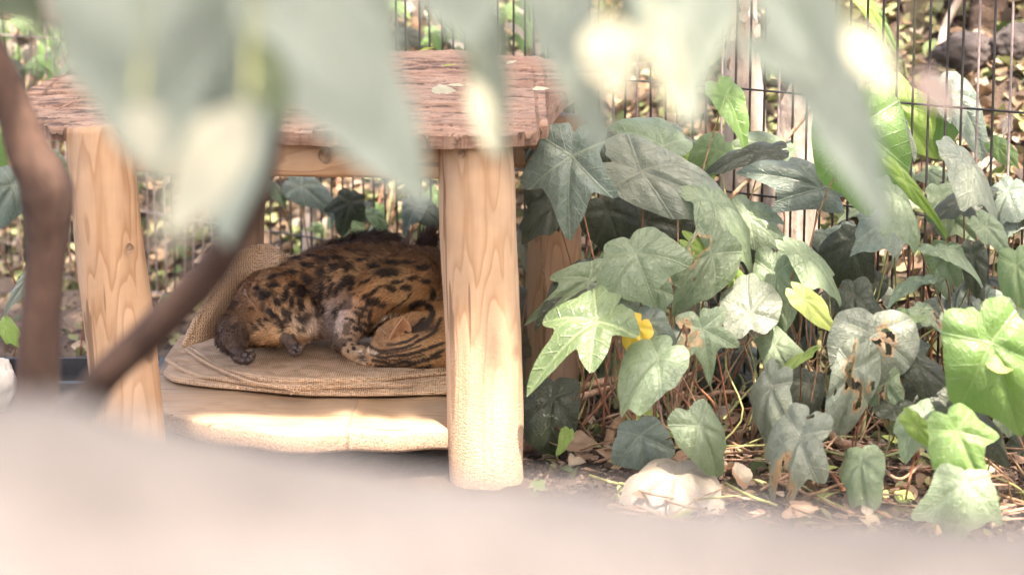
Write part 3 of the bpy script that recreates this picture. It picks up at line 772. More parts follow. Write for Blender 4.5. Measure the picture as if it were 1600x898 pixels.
# ------------------------------------------------------------------ leaves
OUT = {
 'tri': [(0, 1), (12, .83), (28, .62), (44, .60), (62, .80), (76, .66), (98, .50), (120, .56), (148, .44), (170, .36), (180, .28)],
 'wide': [(0, 1), (14, .88), (34, .80), (52, .88), (64, 1.04), (76, .84), (100, .62), (130, .6), (155, .44), (172, .37), (180, .31)],
 'heart': [(0, 1), (9, .92), (30, .88), (55, .86), (85, .82), (120, .76), (150, .52), (168, .42), (176, .37), (180, .33)],
 'spade': [(0, 1), (9, .84), (25, .68), (48, .58), (70, .56), (100, .52), (130, .48), (157, .42), (173, .34), (180, .26)],
 'lobed': [(0, 1), (12, .76), (26, .50), (38, .46), (58, .86), (70, .68), (90, .44), (118, .60), (135, .48), (160, .38), (173, .30), (180, .22)]}
LM = {}
def leaf_mesh(shape, cls, var, holes=0):
    key = (shape, cls, var, holes)
    if key in LM: return LM[key]
    r = np.random.RandomState(var * 17 + len(shape) * 5 + 1)
    if shape == 'lance':
        nu, nv = 26, 15
        u = np.linspace(0, 1, nu); prof = np.sin(np.pi * u ** .8) ** .85 * (1 - .25 * u); prof = prof / prof.max() * .5
        X_, Y_ = np.meshgrid(np.linspace(-1, 1, nv), u, indexing='ij')
        x = X_ * prof[None, :]; y = Y_
        x = x * (1 + .05 * np.sin(y * 23 + var) * np.abs(X_) ** 3)
        F = grid_faces(nv, nu); R = np.hypot(x, y)
        z = .12 * np.abs(x) * 1.0 - .22 * y ** 2 * .7 + .02 * np.sin(y * 14 + np.abs(x) * 8)
        P = np.stack([x, y, z], -1).reshape(-1, 3); rim = np.zeros(len(P)); W0 = 1.0
    else:
        na, nrr = (88, 14) if not holes else (140, 34)
        th = np.linspace(-180, 180, na, endpoint=False)
        o_ = OUT[shape]; ang = [a for a, _ in o_]; rr = np.array([q for _, q in o_])
        rl = rr * (1 + r.uniform(-.13, .13, len(rr))); rl[0] = rr[0] = 1; rl[-1] = rr[-1]
        rR = rr * (1 + r.uniform(-.13, .13, len(rr))); rR[0] = 1; rR[-1] = rr[-1]
        sh = lambda t: t
        R0 = np.where(th < 0, np.interp(-th + 3 * np.sin(th * .07 + var), ang, rl), np.interp(th, ang, rR))
        R0 = R0 + .010 * np.sin(np.radians(th) * 11 + var)
        kern = np.array([.2, .6, .2]); R0 = np.convolve(np.r_[R0[-1], R0, R0[0]], kern, 'valid')
        rho = np.linspace(0, 1, nrr + 1)[1:]
        RR = R0[:, None] * rho[None, :]; TT = np.radians(th)[:, None] + 0 * RR
        x = np.sin(TT) * RR; y = np.cos(TT) * RR
        at_ = np.abs(TT); d = np.minimum(np.minimum(at_, np.abs(at_ - .98)), np.abs(at_ - 1.95)); s = RR * np.sin(np.minimum(d, 1.5))
        puff = np.clip(s / .12, 0, 1) ** .7
        z = .075 * puff * np.minimum(1, RR * 4) + .22 * np.abs(x) * (.6 + .5 * r.rand()) - (.34 + .34 * r.rand()) * RR ** 2 * (1 + .5 * np.cos(TT)) + .05 * RR ** 2 * np.sin(3 * TT + r.rand() * 6) + .05 * (RR ** 2) * np.sin(7 * TT + r.rand() * 6) + .035 * RR * (fbm(np.stack([x, y, 0 * x], -1) + var, 3.2, var) - .5) * 4
        P = np.stack([x, y, z], -1).reshape(-1, 3)
        F = grid_faces(na, nrr, wrapu=True)
        ci = len(P); P = np.vstack([P, [0, 0, 0]]); F += [(((i + 1) % na) * nrr, i * nrr, ci) for i in range(na)]
        F = [tuple(reversed(f)) for f in F]
        W0 = x.max() - x.min(); rim = np.zeros(len(P))
        if holes:
            nz = fbm(P * np.array([1, 1, 0]) + var, 5.5, var, 3); cen = [np.array([r.uniform(-.4, .4), r.uniform(-.1, .65)]) for _ in range(holes)]
            g = sum(np.exp(-(((P[:, 0] - c[0]) / .22) ** 2 + ((P[:, 1] - c[1]) / .26) ** 2)) for c in cen)
            q = nz + .45 * np.clip(g, 0, 1.2); thr = .74
            rim = np.clip((q - thr + .12) / .10, 0, 1) * (g > .1)
            F = [f for f in F if not (q[list(f)] > thr).all()]
    me = mesh('leaf', P, F, L[cls], True, {'rim': rim, 'lxy': np.stack([P[:, 0], P[:, 1], P[:, 2] * 0], 1)})
    LM[key] = (me, W0); return LM[key]
def place_leaf(name, parent, B, T, width, shape, cls, var=0, holes=0, up=.45, roll=0., label=None, twist=None):
    me, W0 = leaf_mesh(shape, cls, var, holes)
    B = Vector(B); T = Vector(T); y = T - B; Ln = y.length; y.normalize()
    n0 = (CAMP - B).normalized() * (1 - up) + Vector((0, 0, 1)) * up
    x = y.cross(n0)
    if x.length < 1e-3: x = Vector((1, 0, 0))
    x.normalize(); n = x.cross(y); n.normalize()
    if roll:
        q = Matrix.Rotation(roll, 3, y); x = q @ x; n = q @ n
    sx = width / W0
    Mx = Matrix((( x.x * sx, y.x * Ln, n.x * (sx + Ln) / 2, B.x), (x.y * sx, y.y * Ln, n.y * (sx + Ln) / 2, B.y), (x.z * sx, y.z * Ln, n.z * (sx + Ln) / 2, B.z), (0, 0, 0, 1)))
    o = bpy.data.objects.new(name, me); COL.objects.link(o); ORG[o.name] = B
    if parent is not None:
        o.parent = parent; Mx = Matrix.Translation(-ORG[parent.name]) @ Mx
    o.matrix_basis = Mx
    if label: o['label'] = label
    return o

PL = []
def plant(px, py, label, z=0., Y=None, cat='ivy plant', group='ivy growing in and around the enclosure'):
    p = pixz(px, py, 0) if Y is None else pix(px, py, Y)
    p.z = float(gz(p.x, p.y)); e = empty('ivy_plant', p, label, cat, group); PL.append(e); return e
plA = plant(858, 640, 'ivy climbing the rear right post of the shelter, with dark drooping leaves')
plB = plant(985, 690, 'ivy clump beside the front right post, topped by a hanging blue-green leaf')
plC = plant(1110, 700, 'dusty ivy clump in mid bed with a long lime green shoot')
plD = plant(1225, 720, 'ivy clump with a tall glossy bright green heart leaf above grey leaves')
plE = plant(1350, 730, 'ivy with a round grey leaf full of brown insect holes near the ground')
plF = plant(1560, 790, 'glossy bright green ivy at the right edge of the bed')
plG = plant(1475, 600, 'upright grey-green ivy against the wire fence at far right')
plH = plant(560, 480, 'dark green ivy leaves hanging beyond the back of the shelter', Y=5.15)
plI = plant(30, 420, 'ivy leaves beside the thick brown branch at the far left edge', Y=5.0)
plJ = plant(1450, 360, 'bright green broad leaves right behind the fence wires at upper right', Y=4.95)
plK = plant(60, 250, 'sunlit bushy ivy beyond the fence at the top left corner', Y=6.5)
plL = plant(1370, 200, 'pointed bright green leaves behind the fence near the top', Y=5.3)
stems = []
def petiole(pl, B, Y, gx=None, thick=.0016, mat=None, ang=0):
    B = np.array(B); h = np.array(ORG[pl.name])
    g = h + np.array([rnd.uniform(-.11, .11), rnd.uniform(-.10, .10), 0]) + .35 * np.array([B[0] - h[0], B[1] - h[1], 0]); g[2] = float(gz(g[0], g[1]))
    m1 = B * .7 + g * .3 + np.array([rnd.uniform(-.03, .03), .025, rnd.uniform(-.02, .02)]); m2 = B * .35 + g * .65 + np.array([rnd.uniform(-.05, .05), rnd.uniform(-.03, .03), rnd.uniform(-.02, .0)])
    if B[2] - g[2] < .03: return
    v, f = tube([B, m1, m2, g], [thick * .8, thick, thick * 1.5], 6, 14)
    obj('stem', v, f, mat or rnd.choice([M['stem'], M['stemred'], M['stemgreen'], M['stem']]), pl)
def iv(pl, b, t, wpx, Y, shape, cls, var=0, dY=-.03, holes=0, up=.45, roll=0, pet=True, label=None, name='leaf'):
    if roll == 0: roll = rnd.uniform(-.38, .38); up = up + rnd.uniform(-.12, .22); dY = dY + rnd.uniform(-.02, .01)
    B = pix(b[0], b[1], Y); T = pix(t[0], t[1], Y + dY)
    o = place_leaf(name, pl, B, T, wpx * mpp(Y), shape, cls, var, holes, up, roll, label)
    if pet: petiole(pl, B, Y)
    return o
# hand-placed leaves, front to back, traced from the photo
iv(plB, (893, 244), (876, 374), 158, 4.10, 'tri', 'blue', 1, -.03, 0, .3, label='large blue-green leaf hanging against the rear post')
iv(plB, (832, 236), (828, 224), 30, 4.14, 'spade', 'dark', 1, pet=False)
iv(plB, (1036, 229), (963, 178), 108, 4.35, 'heart', 'dusty', 2, .02, 0, .5)
iv(plB, (1001, 268), (1136, 312), 105, 4.22, 'heart', 'grey', 3, -.05, 0, .35, .15, label='silvery grey leaf with a shiny surface')
iv(plC, (1112, 312), (1203, 384), 108, 4.20, 'wide', 'dusty', 4, -.05, 0, .5)
iv(plC, (1168, 340), (1250, 392), 78, 4.28, 'tri', 'dusty', 5, -.04)
iv(plC, (1133, 150), (1180, 212), 62, 4.45, 'spade', 'fresh', 6, -.04, label='small bright green leaf in front of the trunk')
iv(plC, (1192, 238), (1086, 246), 52, 4.36, 'spade', 'dark', 7, -.03, 0, .8)
iv(plD, (1282, 296), (1190, 250), 96, 4.25, 'wide', 'blue', 8, -.03, 0, .45, -.2)
iv(plD, (1343, 200), (1354, 336), 152, 4.12, 'heart', 'fresh', 9, -.03, 0, .25, .1, label='tall bright green heart-shaped leaf')
iv(plG, (1396, 190), (1446, 237), 48, 4.15, 'spade', 'grey', 10)
iv(plG, (1503, 246), (1594, 318), 100, 4.00, 'wide', 'grey', 11, -.04, 0, .5, label='broad grey leaf with a drooping pointed tip')
iv(plG, (1395, 303), (1456, 366), 88, 3.95, 'wide', 'dusty', 12, -.03)
iv(plG, (1414, 282), (1496, 372), 24, 4.0, 'spade', 'lime', 13, -.02, 0, .2, label='narrow yellow-green leaf seen edge on')
iv(plB, (992, 396), (1020, 462), 158, 4.02, 'wide', 'dusty', 14, -.05, 0, .35, .1)
iv(plB, (922, 436), (830, 490), 82, 4.12, 'spade', 'dark', 15, -.04, 0, .5); iv(plB, (922, 437), (836, 484), 78, 4.11, 'tri', 'dusty', 15, -.04, 0, .5)
iv(plB, (932, 502), (808, 577), 138, 3.92, 'lobed', 'glossy', 16, -.05, 0, .5, label='glossy green three-pointed leaf beside the front post')
iv(plC, (1112, 398), (1064, 486), 92, 4.10, 'heart', 'dusty', 17, -.03, 1, .3)
iv(plC, (1172, 490), (1160, 418), 98, 4.08, 'heart', 'grey', 18, .04, 0, .4)
iv(plC, (1105, 400), (1210, 474), 46, 4.16, 'spade', 'lime', 19, -.03, 0, .4, label='long lime green leaf')
iv(plC, (1108, 425), (1112, 462), 38, 4.14, 'heart', 'fresh', 20, -.02)
iv(plC, (1097, 515), (1118, 600), 112, 3.95, 'lobed', 'dusty', 21, -.03, 1, .35)
iv(plB, (1028, 560), (962, 610), 118, 3.90, 'heart', 'dusty', 22, -.03, 0, .35, label='pale grey-green leaf in front of the yellow leaf')
iv(plC, (1092, 666), (1136, 736), 80, 3.82, 'heart', 'dusty', 23, -.03, 0, .35)
iv(plB, (1000, 680), (1012, 742), 104, 3.95, 'wide', 'blue', 24, -.04, 0, .6)
place_leaf('leaf', plC, pixz(1052, 745, .045), pixz(1030, 806, .02), .165, 'heart', 'pale', 33, 0, .95, 0, 'bleached whitish leaf lying on the soil')
iv(plD, (1206, 604), (1168, 688), 92, 3.92, 'wide', 'grey', 26, -.01, 0, .2, .5)
iv(plD, (1250, 682), (1188, 800), 122, 3.78, 'tri', 'grey', 27, -.04, 1, .35, .3, label='leaf with a round hole and tan withered edges')
iv(plE, (1346, 722), (1338, 778), 82, 3.76, 'heart', 'dusty', 28, -.05, 0, .6)
iv(plE, (1366, 524), (1370, 614), 150, 3.90, 'heart', 'grey', 29, -.02, 2, .25, label='round grey leaf eaten full of brown holes')
iv(plE, (1336, 578), (1318, 690), 84, 3.86, 'heart', 'grey', 30, -.01, 2, .25, label='second grey leaf with brown holes, below the round one')
iv(plE, (1384, 600), (1380, 688), 62, 3.9, 'tri', 'dusty', 31, -.01, 1, .2)
iv(plF, (1548, 536), (1606, 690), 178, 3.62, 'wide', 'fresh', 32, -.03, 0, .25, label='very large glossy bright green leaf')
iv(plF, (1560, 545), (1612, 500), 84, 3.63, 'heart', 'lemon', 33, .05, 0, .7, pet=False)
iv(plF, (1494, 674), (1542, 768), 116, 3.60, 'tri', 'fresh', 34, -.04, 0, .35, label='shiny bright green three-pointed leaf')
iv(plF, (1432, 664), (1488, 726), 40, 3.66, 'spade', 'lime', 35, -.02, 0, .2, .6)
iv(plF, (1446, 650), (1404, 694), 100, 3.74, 'wide', 'dusty', 36, -.03, 0, .5)
iv(plF, (1500, 640), (1600, 700), 90, 3.72, 'wide', 'dark', 37, -.03, 0, .5)
iv(plF, (1508, 758), (1514, 826), 150, 3.55, 'wide', 'dusty', 38, -.04, 0, .45)
iv(plD, (1256, 468), (1318, 524), 42, 4.0, 'spade', 'lemon', 39, -.02, 0, .3, label='folded pale yellow-green young leaf')
iv(plC, (1250, 562), (1166, 612), 38, 3.94, 'spade', 'lime', 40, -.02, 0, .5)
iv(plD, (1250, 396), (1330, 448), 84, 4.1, 'wide', 'dusty', 41, -.04, 0, .55)
iv(plD, (1212, 430), (1206, 520), 84, 4.14, 'heart', 'dusty', 42, -.03, 0, .35)
iv(plG, (1463, 390), (1534, 396), 50, 3.98, 'spade', 'dusty', 43, -.03, 0, .75)
iv(plG, (1482, 402), (1490, 456), 52, 4.0, 'spade', 'dusty', 44, -.01, 0, .2)
iv(plG, (1520, 400), (1528, 466), 46, 4.0, 'spade', 'dark', 45, -.01, 0, .2)
iv(plG, (1540, 354), (1590, 404), 44, 3.95, 'spade', 'dusty', 46, -.02)
iv(plG, (1588, 415), (1592, 482), 66, 3.85, 'heart', 'glossy', 47, -.02, 0, .4)
iv(plG, (1590, 492), (1560, 508), 60, 3.82, 'heart', 'dusty', 48, -.03, 0, .7)
iv(plG, (1440, 485), (1480, 502), 46, 3.96, 'spade', 'dusty', 49, -.03, 1, .6)
iv(plE, (1414, 494), (1360, 506), 50, 3.95, 'heart', 'glossy', 50, -.03, 0, .6)
iv(plG, (1440, 440), (1380, 452), 44, 4.05, 'spade', 'dusty', 51, -.02, 0, .8)
iv(plB, (996, 512), (966, 552), 56, 3.99, 'spade', 'yellow', 52, -.01, 0, .25, label='bright yellow leaf, mostly hidden')
iv(plB, (955, 462), (960, 512), 82, 4.05, 'heart', 'grey', 53, -.03, 0, .4)
iv(plC, (1020, 450), (1030, 502), 60, 4.08, 'spade', 'dusty', 54, -.03)
iv(plC, (1012, 505), (1058, 548), 62, 4.02, 'spade', 'blue', 55, -.03)
iv(plA, (862, 622), (856, 694), 92, 4.12, 'heart', 'dark', 56, -.04, 0, .5)
iv(plA, (886, 678), (874, 704), 24, 4.02, 'spade', 'lime', 57, -.02)
iv(plA, (866, 322), (812, 362), 64, 4.32, 'heart', 'dark', 58, -.03, 0, .4)
iv(plA, (845, 310), (870, 352), 54, 4.36, 'heart', 'dark', 59, -.03, 0, .4)
iv(plB, (950, 330), (978, 385), 96, 4.34, 'heart', 'dark', 60, -.03, 0, .4)
iv(plB, (1008, 345), (1030, 400), 110, 4.42, 'heart', 'dark', 61, -.03, 0, .4)
iv(plC, (1085, 345), (1068, 400), 86, 4.44, 'heart', 'dark', 62, -.03, 0, .4)
iv(plC, (1240, 440), (1225, 485), 86, 4.3, 'heart', 'dark', 63, -.03, 0, .4)
iv(plD, (1330, 380), (1300, 440), 100, 4.28, 'wide', 'dark', 64, -.03, 0, .4)
iv(plD, (1395, 350), (1335, 372), 100, 4.2, 'wide', 'blue', 65, -.03, 0, .7)
iv(plG, (1520, 305), (1450, 330), 90, 4.12, 'wide', 'dark', 66, -.03, 0, .7)
iv(plG, (1575, 300), (1545, 350), 70, 4.12, 'wide', 'blue', 67, -.03, 0, .4)
iv(plE, (1400, 640), (1478, 655), 62, 3.88, 'spade', 'dark', 68, -.03, 0, .6)
iv(plE, (1430, 570), (1500, 600), 74, 3.92, 'wide', 'dark', 69, -.03, 0, .5)
iv(plD, (1260, 600), (1250, 650), 66, 4.05, 'heart', 'dark', 70, -.03, 0, .4)
iv(plD, (1210, 540), (1240, 590), 70, 4.1, 'wide', 'dusty', 71, -.03, 0, .4)
iv(plE, (1335, 460), (1330, 520), 80, 4.12, 'wide', 'dark', 72, -.03, 0, .4)
iv(plD, (1120, 235), (1086, 268), 66, 4.5, 'heart', 'glossy', 73, -.03); iv(plD, (1210, 240), (1150, 215), 80, 4.5, 'heart', 'dusty', 74, -.01)
iv(plC, (1015, 212), (1100, 225), 60, 4.6, 'wide', 'blue', 75, -.02); iv(plB, (930, 215), (960, 240), 70, 4.5, 'wide', 'dark', 76, -.02)
iv(plC, (1050, 245), (1075, 300), 60, 4.6, 'spade', 'lime', 77, -.02); iv(plC, (1100, 262), (1090, 310), 44, 4.62, 'spade', 'lime', 78, -.02)
iv(plJ, (1400, 160), (1450, 245), 96, 4.62, 'wide', 'lime', 79, -.03, 0, .3); iv(plJ, (1480, 165), (1450, 240), 80, 4.66, 'heart', 'fresh', 80, -.02, 0, .3)
iv(plJ, (1490, 148), (1556, 226), 76, 4.62, 'spade', 'blue', 81, -.03, 0, .3, label='blue-green leaf hanging behind the fence wires')
iv(plJ, (1560, 230), (1588, 255), 34, 4.5, 'heart', 'fresh', 82); iv(plJ, (1450, 270), (1475, 275), 40, 4.5, 'heart', 'dusty', 83)
iv(plL, (1348, 5), (1408, 66), 30, 5.1, 'spade', 'lime', 84, -.02, 0, .3); iv(plL, (1345, 52), (1394, 76), 36, 5.1, 'heart', 'lime', 85); iv(plL, (1365, 20), (1412, 92), 22, 5.15, 'spade', 'fresh', 86)
iv(plH, (545, 315), (532, 366), 66, 5.02, 'tri', 'dark', 87, -.02, 0, .5); iv(plH, (470, 292), (530, 322), 56, 5.05, 'spade', 'blue', 88, -.02, 0, .6)
iv(plH, (420, 288), (458, 308), 44, 5.05, 'heart', 'dusty', 89, -.02, 0, .6); iv(plH, (650, 322), (624, 360), 44, 5.0, 'spade', 'blue', 90, -.02, 0, .4)
iv(plH, (660, 325), (690, 350), 40, 5.0, 'heart', 'dark', 91); iv(plH, (585, 338), (612, 368), 26, 5.0, 'spade', 'glossy', 92)
iv(plI, (2, 200), (12, 250), 60, 5.3, 'heart', 'fresh', 93); iv(plI, (20, 290), (-15, 340), 80, 4.6, 'heart', 'blue', 94); iv(plI, (85, 255), (106, 300), 40, 5.0, 'heart', 'dusty', 95)
iv(plI, (45, 436), (-4, 488), 26, 4.5, 'spade', 'grey', 96); iv(plI, (8, 510), (24, 535), 30, 4.5, 'heart', 'lime', 97, pet=False)
# smaller leaves filling each clump, many coloured near-black for shade in the gaps
FILL = [(plB, 900, 1010, 340, 560, 9), (plC, 1040, 1200, 350, 600, 13), (plD, 1190, 1340, 350, 600, 13), (plE, 1300, 1420, 420, 680, 11), (plG, 1400, 1600, 290, 580, 15), (plF, 1430, 1610, 600, 760, 6), (plA, 815, 880, 330, 600, 5)]
FILL += [(plB, 900, 1010, 380, 540, 5), (plC, 1040, 1200, 420, 600, 8), (plD, 1190, 1340, 440, 620, 8), (plE, 1300, 1420, 520, 690, 7), (plG, 1420, 1600, 420, 620, 8), (plF, 1450, 1610, 640, 780, 4)]
for pl, xa, xb, ya, yb, nn_ in FILL:
    for k in range(nn_):
        x = rnd.uniform(xa, xb); y = rnd.uniform(ya, yb); g = pixz(x, y, 0)
        Y = min(g.y - .03, fence_y((x - 800) / FPX * 4.3) - .06, 4.62) - rnd.uniform(0, .12); a = rnd.uniform(-2.6, -.5) if rnd.random() < .8 else rnd.uniform(-3.1, 0)
        Y = max(Y, 3.9 if y < 600 else 3.75)
        s = rnd.uniform(34, 78); t = (x + math.cos(a) * s * .8, y - math.sin(a) * s * .8)
        iv(pl, (x, y), t, s, Y + .08, rnd.choice(['tri', 'heart', 'spade', 'wide', 'lobed']), rnd.choice(['dark', 'dark', 'blue', 'dusty', 'dark', 'grey', 'glossy', 'dark']), rnd.randint(0, 5) * 7, -.03, 0, rnd.uniform(.3, .7), rnd.uniform(-.4, .4))
for pl, xa, xb, ya, yb, nn_, Ya, Yb in ((plK, -20, 130, 20, 190, 60, 5.95, 6.4), (plL, 1190, 1330, 20, 170, 26, 5.2, 5.7), (plJ, 1340, 1600, 190, 330, 14, 4.75, 5.1), (plH, 480, 700, 300, 420, 22, 5.2, 5.6), (plH, 560, 860, -10, 80, 36, 5.9, 6.4)):
    for k in range(nn_):
        x = rnd.uniform(xa, xb); y = rnd.uniform(ya, yb); Y = rnd.uniform(Ya, Yb); a = rnd.uniform(-3.1, 0); s = rnd.uniform(16, 40)
        iv(pl, (x, y), (x + math.cos(a) * s, y - math.sin(a) * s), s, Y, rnd.choice(['tri', 'heart', 'spade']), rnd.choice(['dusty', 'glossy', 'fresh', 'dark', 'pale']), rnd.randint(0, 5) * 7, -.03, 0, rnd.uniform(.2, .8), rnd.uniform(-.5, .5), pet=(k % 4 == 0))
# roots and thick stems on the soil
def stem_on(pl, pts, wpx, lift=.012, mat='root', zz=None):
    P = []
    for i, p in enumerate(pts):
        z = p[2] if len(p) > 2 else .0
        q = np.array(pixz(p[0], p[1], z + lift)); P.append(q)
    v, f = tube(P, [wpx * mpp(4) / 2, wpx * mpp(4) / 2 * .75], 10, 44, bump=.22, seed=int(pts[0][0]), sc=90)
    obj('root', v, f, M[mat], pl)
stem_on(plA, [(824, 700), (836, 655, .03), (862, 626, .05), (900, 606, .06), (945, 596, .05), (985, 588, .02)], 19)
stem_on(plA, [(850, 648, .035), (890, 628, .05), (925, 614, .05), (960, 606, .05), (990, 614, .01)], 13)
stem_on(plB, [(948, 702), (958, 668, .02), (985, 640, .05), (1003, 600, .09)], 17, mat='stem')
stem_on(plB, [(985, 690), (990, 650, .03), (996, 600, .08)], 10, mat='stemred'); stem_on(plB, [(1000, 640, .04), (1012, 600, .08), (1040, 575, .1)], 8, mat='stemred')
stem_on(plC, [(1055, 610, .05), (1090, 622, .04), (1130, 612, .05), (1180, 618, .03)], 10)
stem_on(plC, [(1048, 672, .03), (1036, 660, .04), (1028, 625, .06), (1022, 595, .09)], 5); stem_on(plC, [(1048, 672, .03), (1056, 630, .06), (1064, 595, .09), (1100, 572, .1)], 6)
stem_on(plC, [(1130, 655, .03), (1170, 610, .06), (1200, 580, .09)], 5, mat='stemgreen')
stem_on(plE, [(1255, 628, .03), (1285, 658, .03), (1312, 690, .02), (1352, 702, .02)], 20)
stem_on(plE, [(1220, 650, .02), (1250, 630, .04), (1288, 612, .06)], 6, mat='stemgreen'); stem_on(plE, [(1296, 738), (1340, 760, .01), (1398, 786)], 5, mat='stemred'); stem_on(plE, [(1296, 736), (1330, 775, .01), (1392, 808)], 6, mat='stemred')
stem_on(plE, [(1358, 690, .03), (1378, 728, .02), (1406, 748, .02), (1440, 725, .04)], 6); stem_on(plE, [(1432, 690, .1), (1425, 730, .05), (1415, 780, .0)], 5, mat='stemred')
stem_on(plD, [(1215, 752), (1270, 775, .01), (1330, 800)], 6); stem_on(plC, [(1052, 735, .03), (1072, 715, .05), (1098, 704, .06)], 5)
for k in range(110):
    x = rnd.uniform(900, 1600); y = rnd.uniform(600, 820); a = rnd.uniform(-.7, .7); s = rnd.uniform(40, 130)
    stem_on(rnd.choice([plC, plD, plE, plF]), [(x, y, .0), (x + s * .5 * math.cos(a), y + s * .35 * math.sin(a), .025), (x + s * math.cos(a), y + s * .6 * math.sin(a), .005)], rnd.uniform(2, 6), mat=rnd.choice(['root', 'stem', 'stemred', 'root', 'stemgreen']))
for k in range(24):  # uprights threading the clump
    x = rnd.uniform(930, 1600); y = rnd.uniform(560, 700); h = rnd.uniform(120, 330); g = pixz(x, y, 0)
    P = [g, pix(x + rnd.uniform(-50, 50), y - h * .3, g.y), pix(x + rnd.uniform(-60, 60), y - h * .65, g.y - .02), pix(x + rnd.uniform(-80, 80), y - h, g.y - .05)]
    obj('stem', *tube(P, [.0038, .0016], 7, 30, bump=.15, seed=k, sc=60), rnd.choice([M['stem'], M['stemred'], M['stemgreen']]), min(PL[:7], key=lambda e: (ORG[e.name] - g).length))

# ------------------------------------------------------------------ fence: every wire its own part
fence = empty('wire_fence', (.485, fence_y(.485), 0), 'dark welded wire mesh fence running diagonally behind the shelter and the ivy', 'fence')
dirf = np.array([1, -.86]) / math.hypot(1, .86)
v, f = tube([(0, 0, -.05), (0, 0, .5), (0, 0, 1.6)], [.0024], 8, 6)
wme = mesh('wire', v, f, M['wire']); wme2 = mesh('wire', v, f, M['wire_pale'])
x = -1.9
while x < 1.5:
    y = fence_y(x); z = float(gz(x, y))
    px_ = 800 + x / y * FPX
    o = link('wire', wme2 if (px_ < 420 and rnd.random() < .75) or rnd.random() < .07 else wme, (x + rnd.uniform(-.0012, .0012), y, z), fence)
    o.rotation_euler = (rnd.uniform(-.004, .004), rnd.uniform(-.006, .006), 0)
    x += .0250
for z in (.012, .205, .405, .605, .81, 1.01, 1.21):
    for (a, b, mt) in ((-1.92, -.55, 'wire_pale'), (-.55, 1.52, 'wire')):
        P = [(xx, fence_y(xx) - .004, z + .003 * math.sin(xx * 5)) for xx in np.linspace(a, b, 24)]
        obj('wire', *tube(P, [.0021], 8, 24), M[mt], fence)

# ------------------------------------------------------------------ behind the fence
def trunk_thing(name, pts, Y, radii, mat, label, cat='tree', ns=22, bump=.16, seed=1, extra=None):
    P = [pix(a, b, Y) for a, b in pts]; g = P[-1]; 
    P.append(Vector((g.x, g.y, float(gz(g.x, g.y)) - .08)))
    e = empty(name, (g.x, g.y, float(gz(g.x, g.y))), label, cat)
    v, f = tube([tuple(p) for p in P], [r * mpp(Y) for r in radii] + [radii[-1] * mpp(Y) * 1.25], ns, 70, bump=bump, seed=seed, sc=22)
    obj('trunk', v, f, mat, e); return e
tree = trunk_thing('peeling_tree', [(1200, -1900), (1175, -700), (1158, -60), (1160, 60), (1162, 150), (1166, 260)], 5.0, [16, 24, 24, 25, 31, 36], M['trunk'], 'slim tree with pale peeling bark just behind the fence')
for k in range(26):   # loose flakes of bark
    y = rnd.uniform(10, 220); x = 1162 + rnd.uniform(-24, 24); c = np.array(pix(x, y, 4.965 + abs(x - 1162) * .0006)); s = rnd.uniform(.004, .012); V = []
    for a in range(7):
        t = a / 7 * 2 * math.pi; V.append(c + np.array([s * math.cos(t) * rnd.uniform(.5, 1), rnd.uniform(-.004, .002), s * 1.7 * math.sin(t) * rnd.uniform(.6, 1)]))
    V = V + [v_ + np.array([0, .003, 0]) for v_ in V]
    F = [tuple(range(7))[::-1], tuple(range(7, 14))] + [(i, (i + 1) % 7, (i + 1) % 7 + 7, i + 7) for i in range(7)]
    obj('bark_flake', V, F, rnd.choice([M['trunk'], M['trunkdark'], M['white_stone']]), tree, smooth=False)
trunk_thing('tree_stump', [(1262, 118), (1258, 150), (1250, 210), (1240, 330)], 4.9, [20, 30, 38, 42], M['trunk'], 'short pale stump behind the fence to the right of the peeling tree', 'stump', seed=4)
trunk_thing('sapling', [(470, 200), (486, 300), (484, 350), (478, 420)], 5.5, [8, 9, 10, 11], M['trunk'], 'thin pale sapling stem seen through the open shelter', 'sapling', seed=6)
trunk_thing('dark_tree', [(1560, -900), (1548, -60), (1545, 20)], bank(1545, 30).y - .05, [30, 26, 27], M['trunkdark'], 'dark tree trunk at the top right corner', seed=8)
def rock(name, px, py, Y, rx, ry, label, mat, seed, cat='rock'):
    b = bmesh.new(); bmesh.ops.create_icosphere(b, subdivisions=5, radius=1)
    V = np.array([tuple(v.co) for v in b.verts]); F = [tuple(q.index for q in f.verts) for f in b.faces]; b.free()
    V = V * (1 + .55 * (fbm(V, 1.6, seed) - .5) + .16 * (fbm(V, 7, seed + 3) - .5))[:, None]
    c = np.array(pix(px, py, Y)); V = V * np.array([rx, (rx + ry) / 2, ry]) * mpp(Y) + c
    return tag(obj(name, V, F, mat), label, cat)
rock('rock', 1512, 82, bank(1512, 100).y, 48, 32, 'dark rounded rock in the leaf litter at upper right', M['rock'], 3)
rock('rock', 1590, 72, bank(1590, 96).y, 42, 34, 'dark rock touching the right edge, beside the rounded one', M['rock'], 9)
rock('white_stone', -12, 600, 4.3, 36, 44, 'smooth white stone at the left edge under the brown branch', M['white_stone'], 5, 'stone')
P = [bank(1518, -10) + Vector((0, -.05, .06)), bank(1500, 20) + Vector((0, -.05, .05)), bank(1472, 55) + Vector((0, -.05, .03)), bank(1466, 110) + Vector((0, 0, .01))]
tag(obj('fallen_stick', *tube(P, [.012, .010, .009], 10, 30, bump=.2, seed=3), M['trunk']), 'grey-brown stick leaning diagonally over the leaf litter at upper right', 'stick')
P = [pix(1250, 300, 4.75), pix(1215, 262, 4.62), pix(1240, 200, 4.55), pix(1290, 150, 4.5)]
tag(obj('dry_vine', *tube([pix(1130, 320, 4.5), pix(1190, 260, 4.5), pix(1235, 210, 4.52), pix(1284, 152, 4.5)], [.0045, .0035], 8, 30, bump=.2, seed=3), M['root']), 'thin tan vine rising diagonally across the fence wires', 'vine')
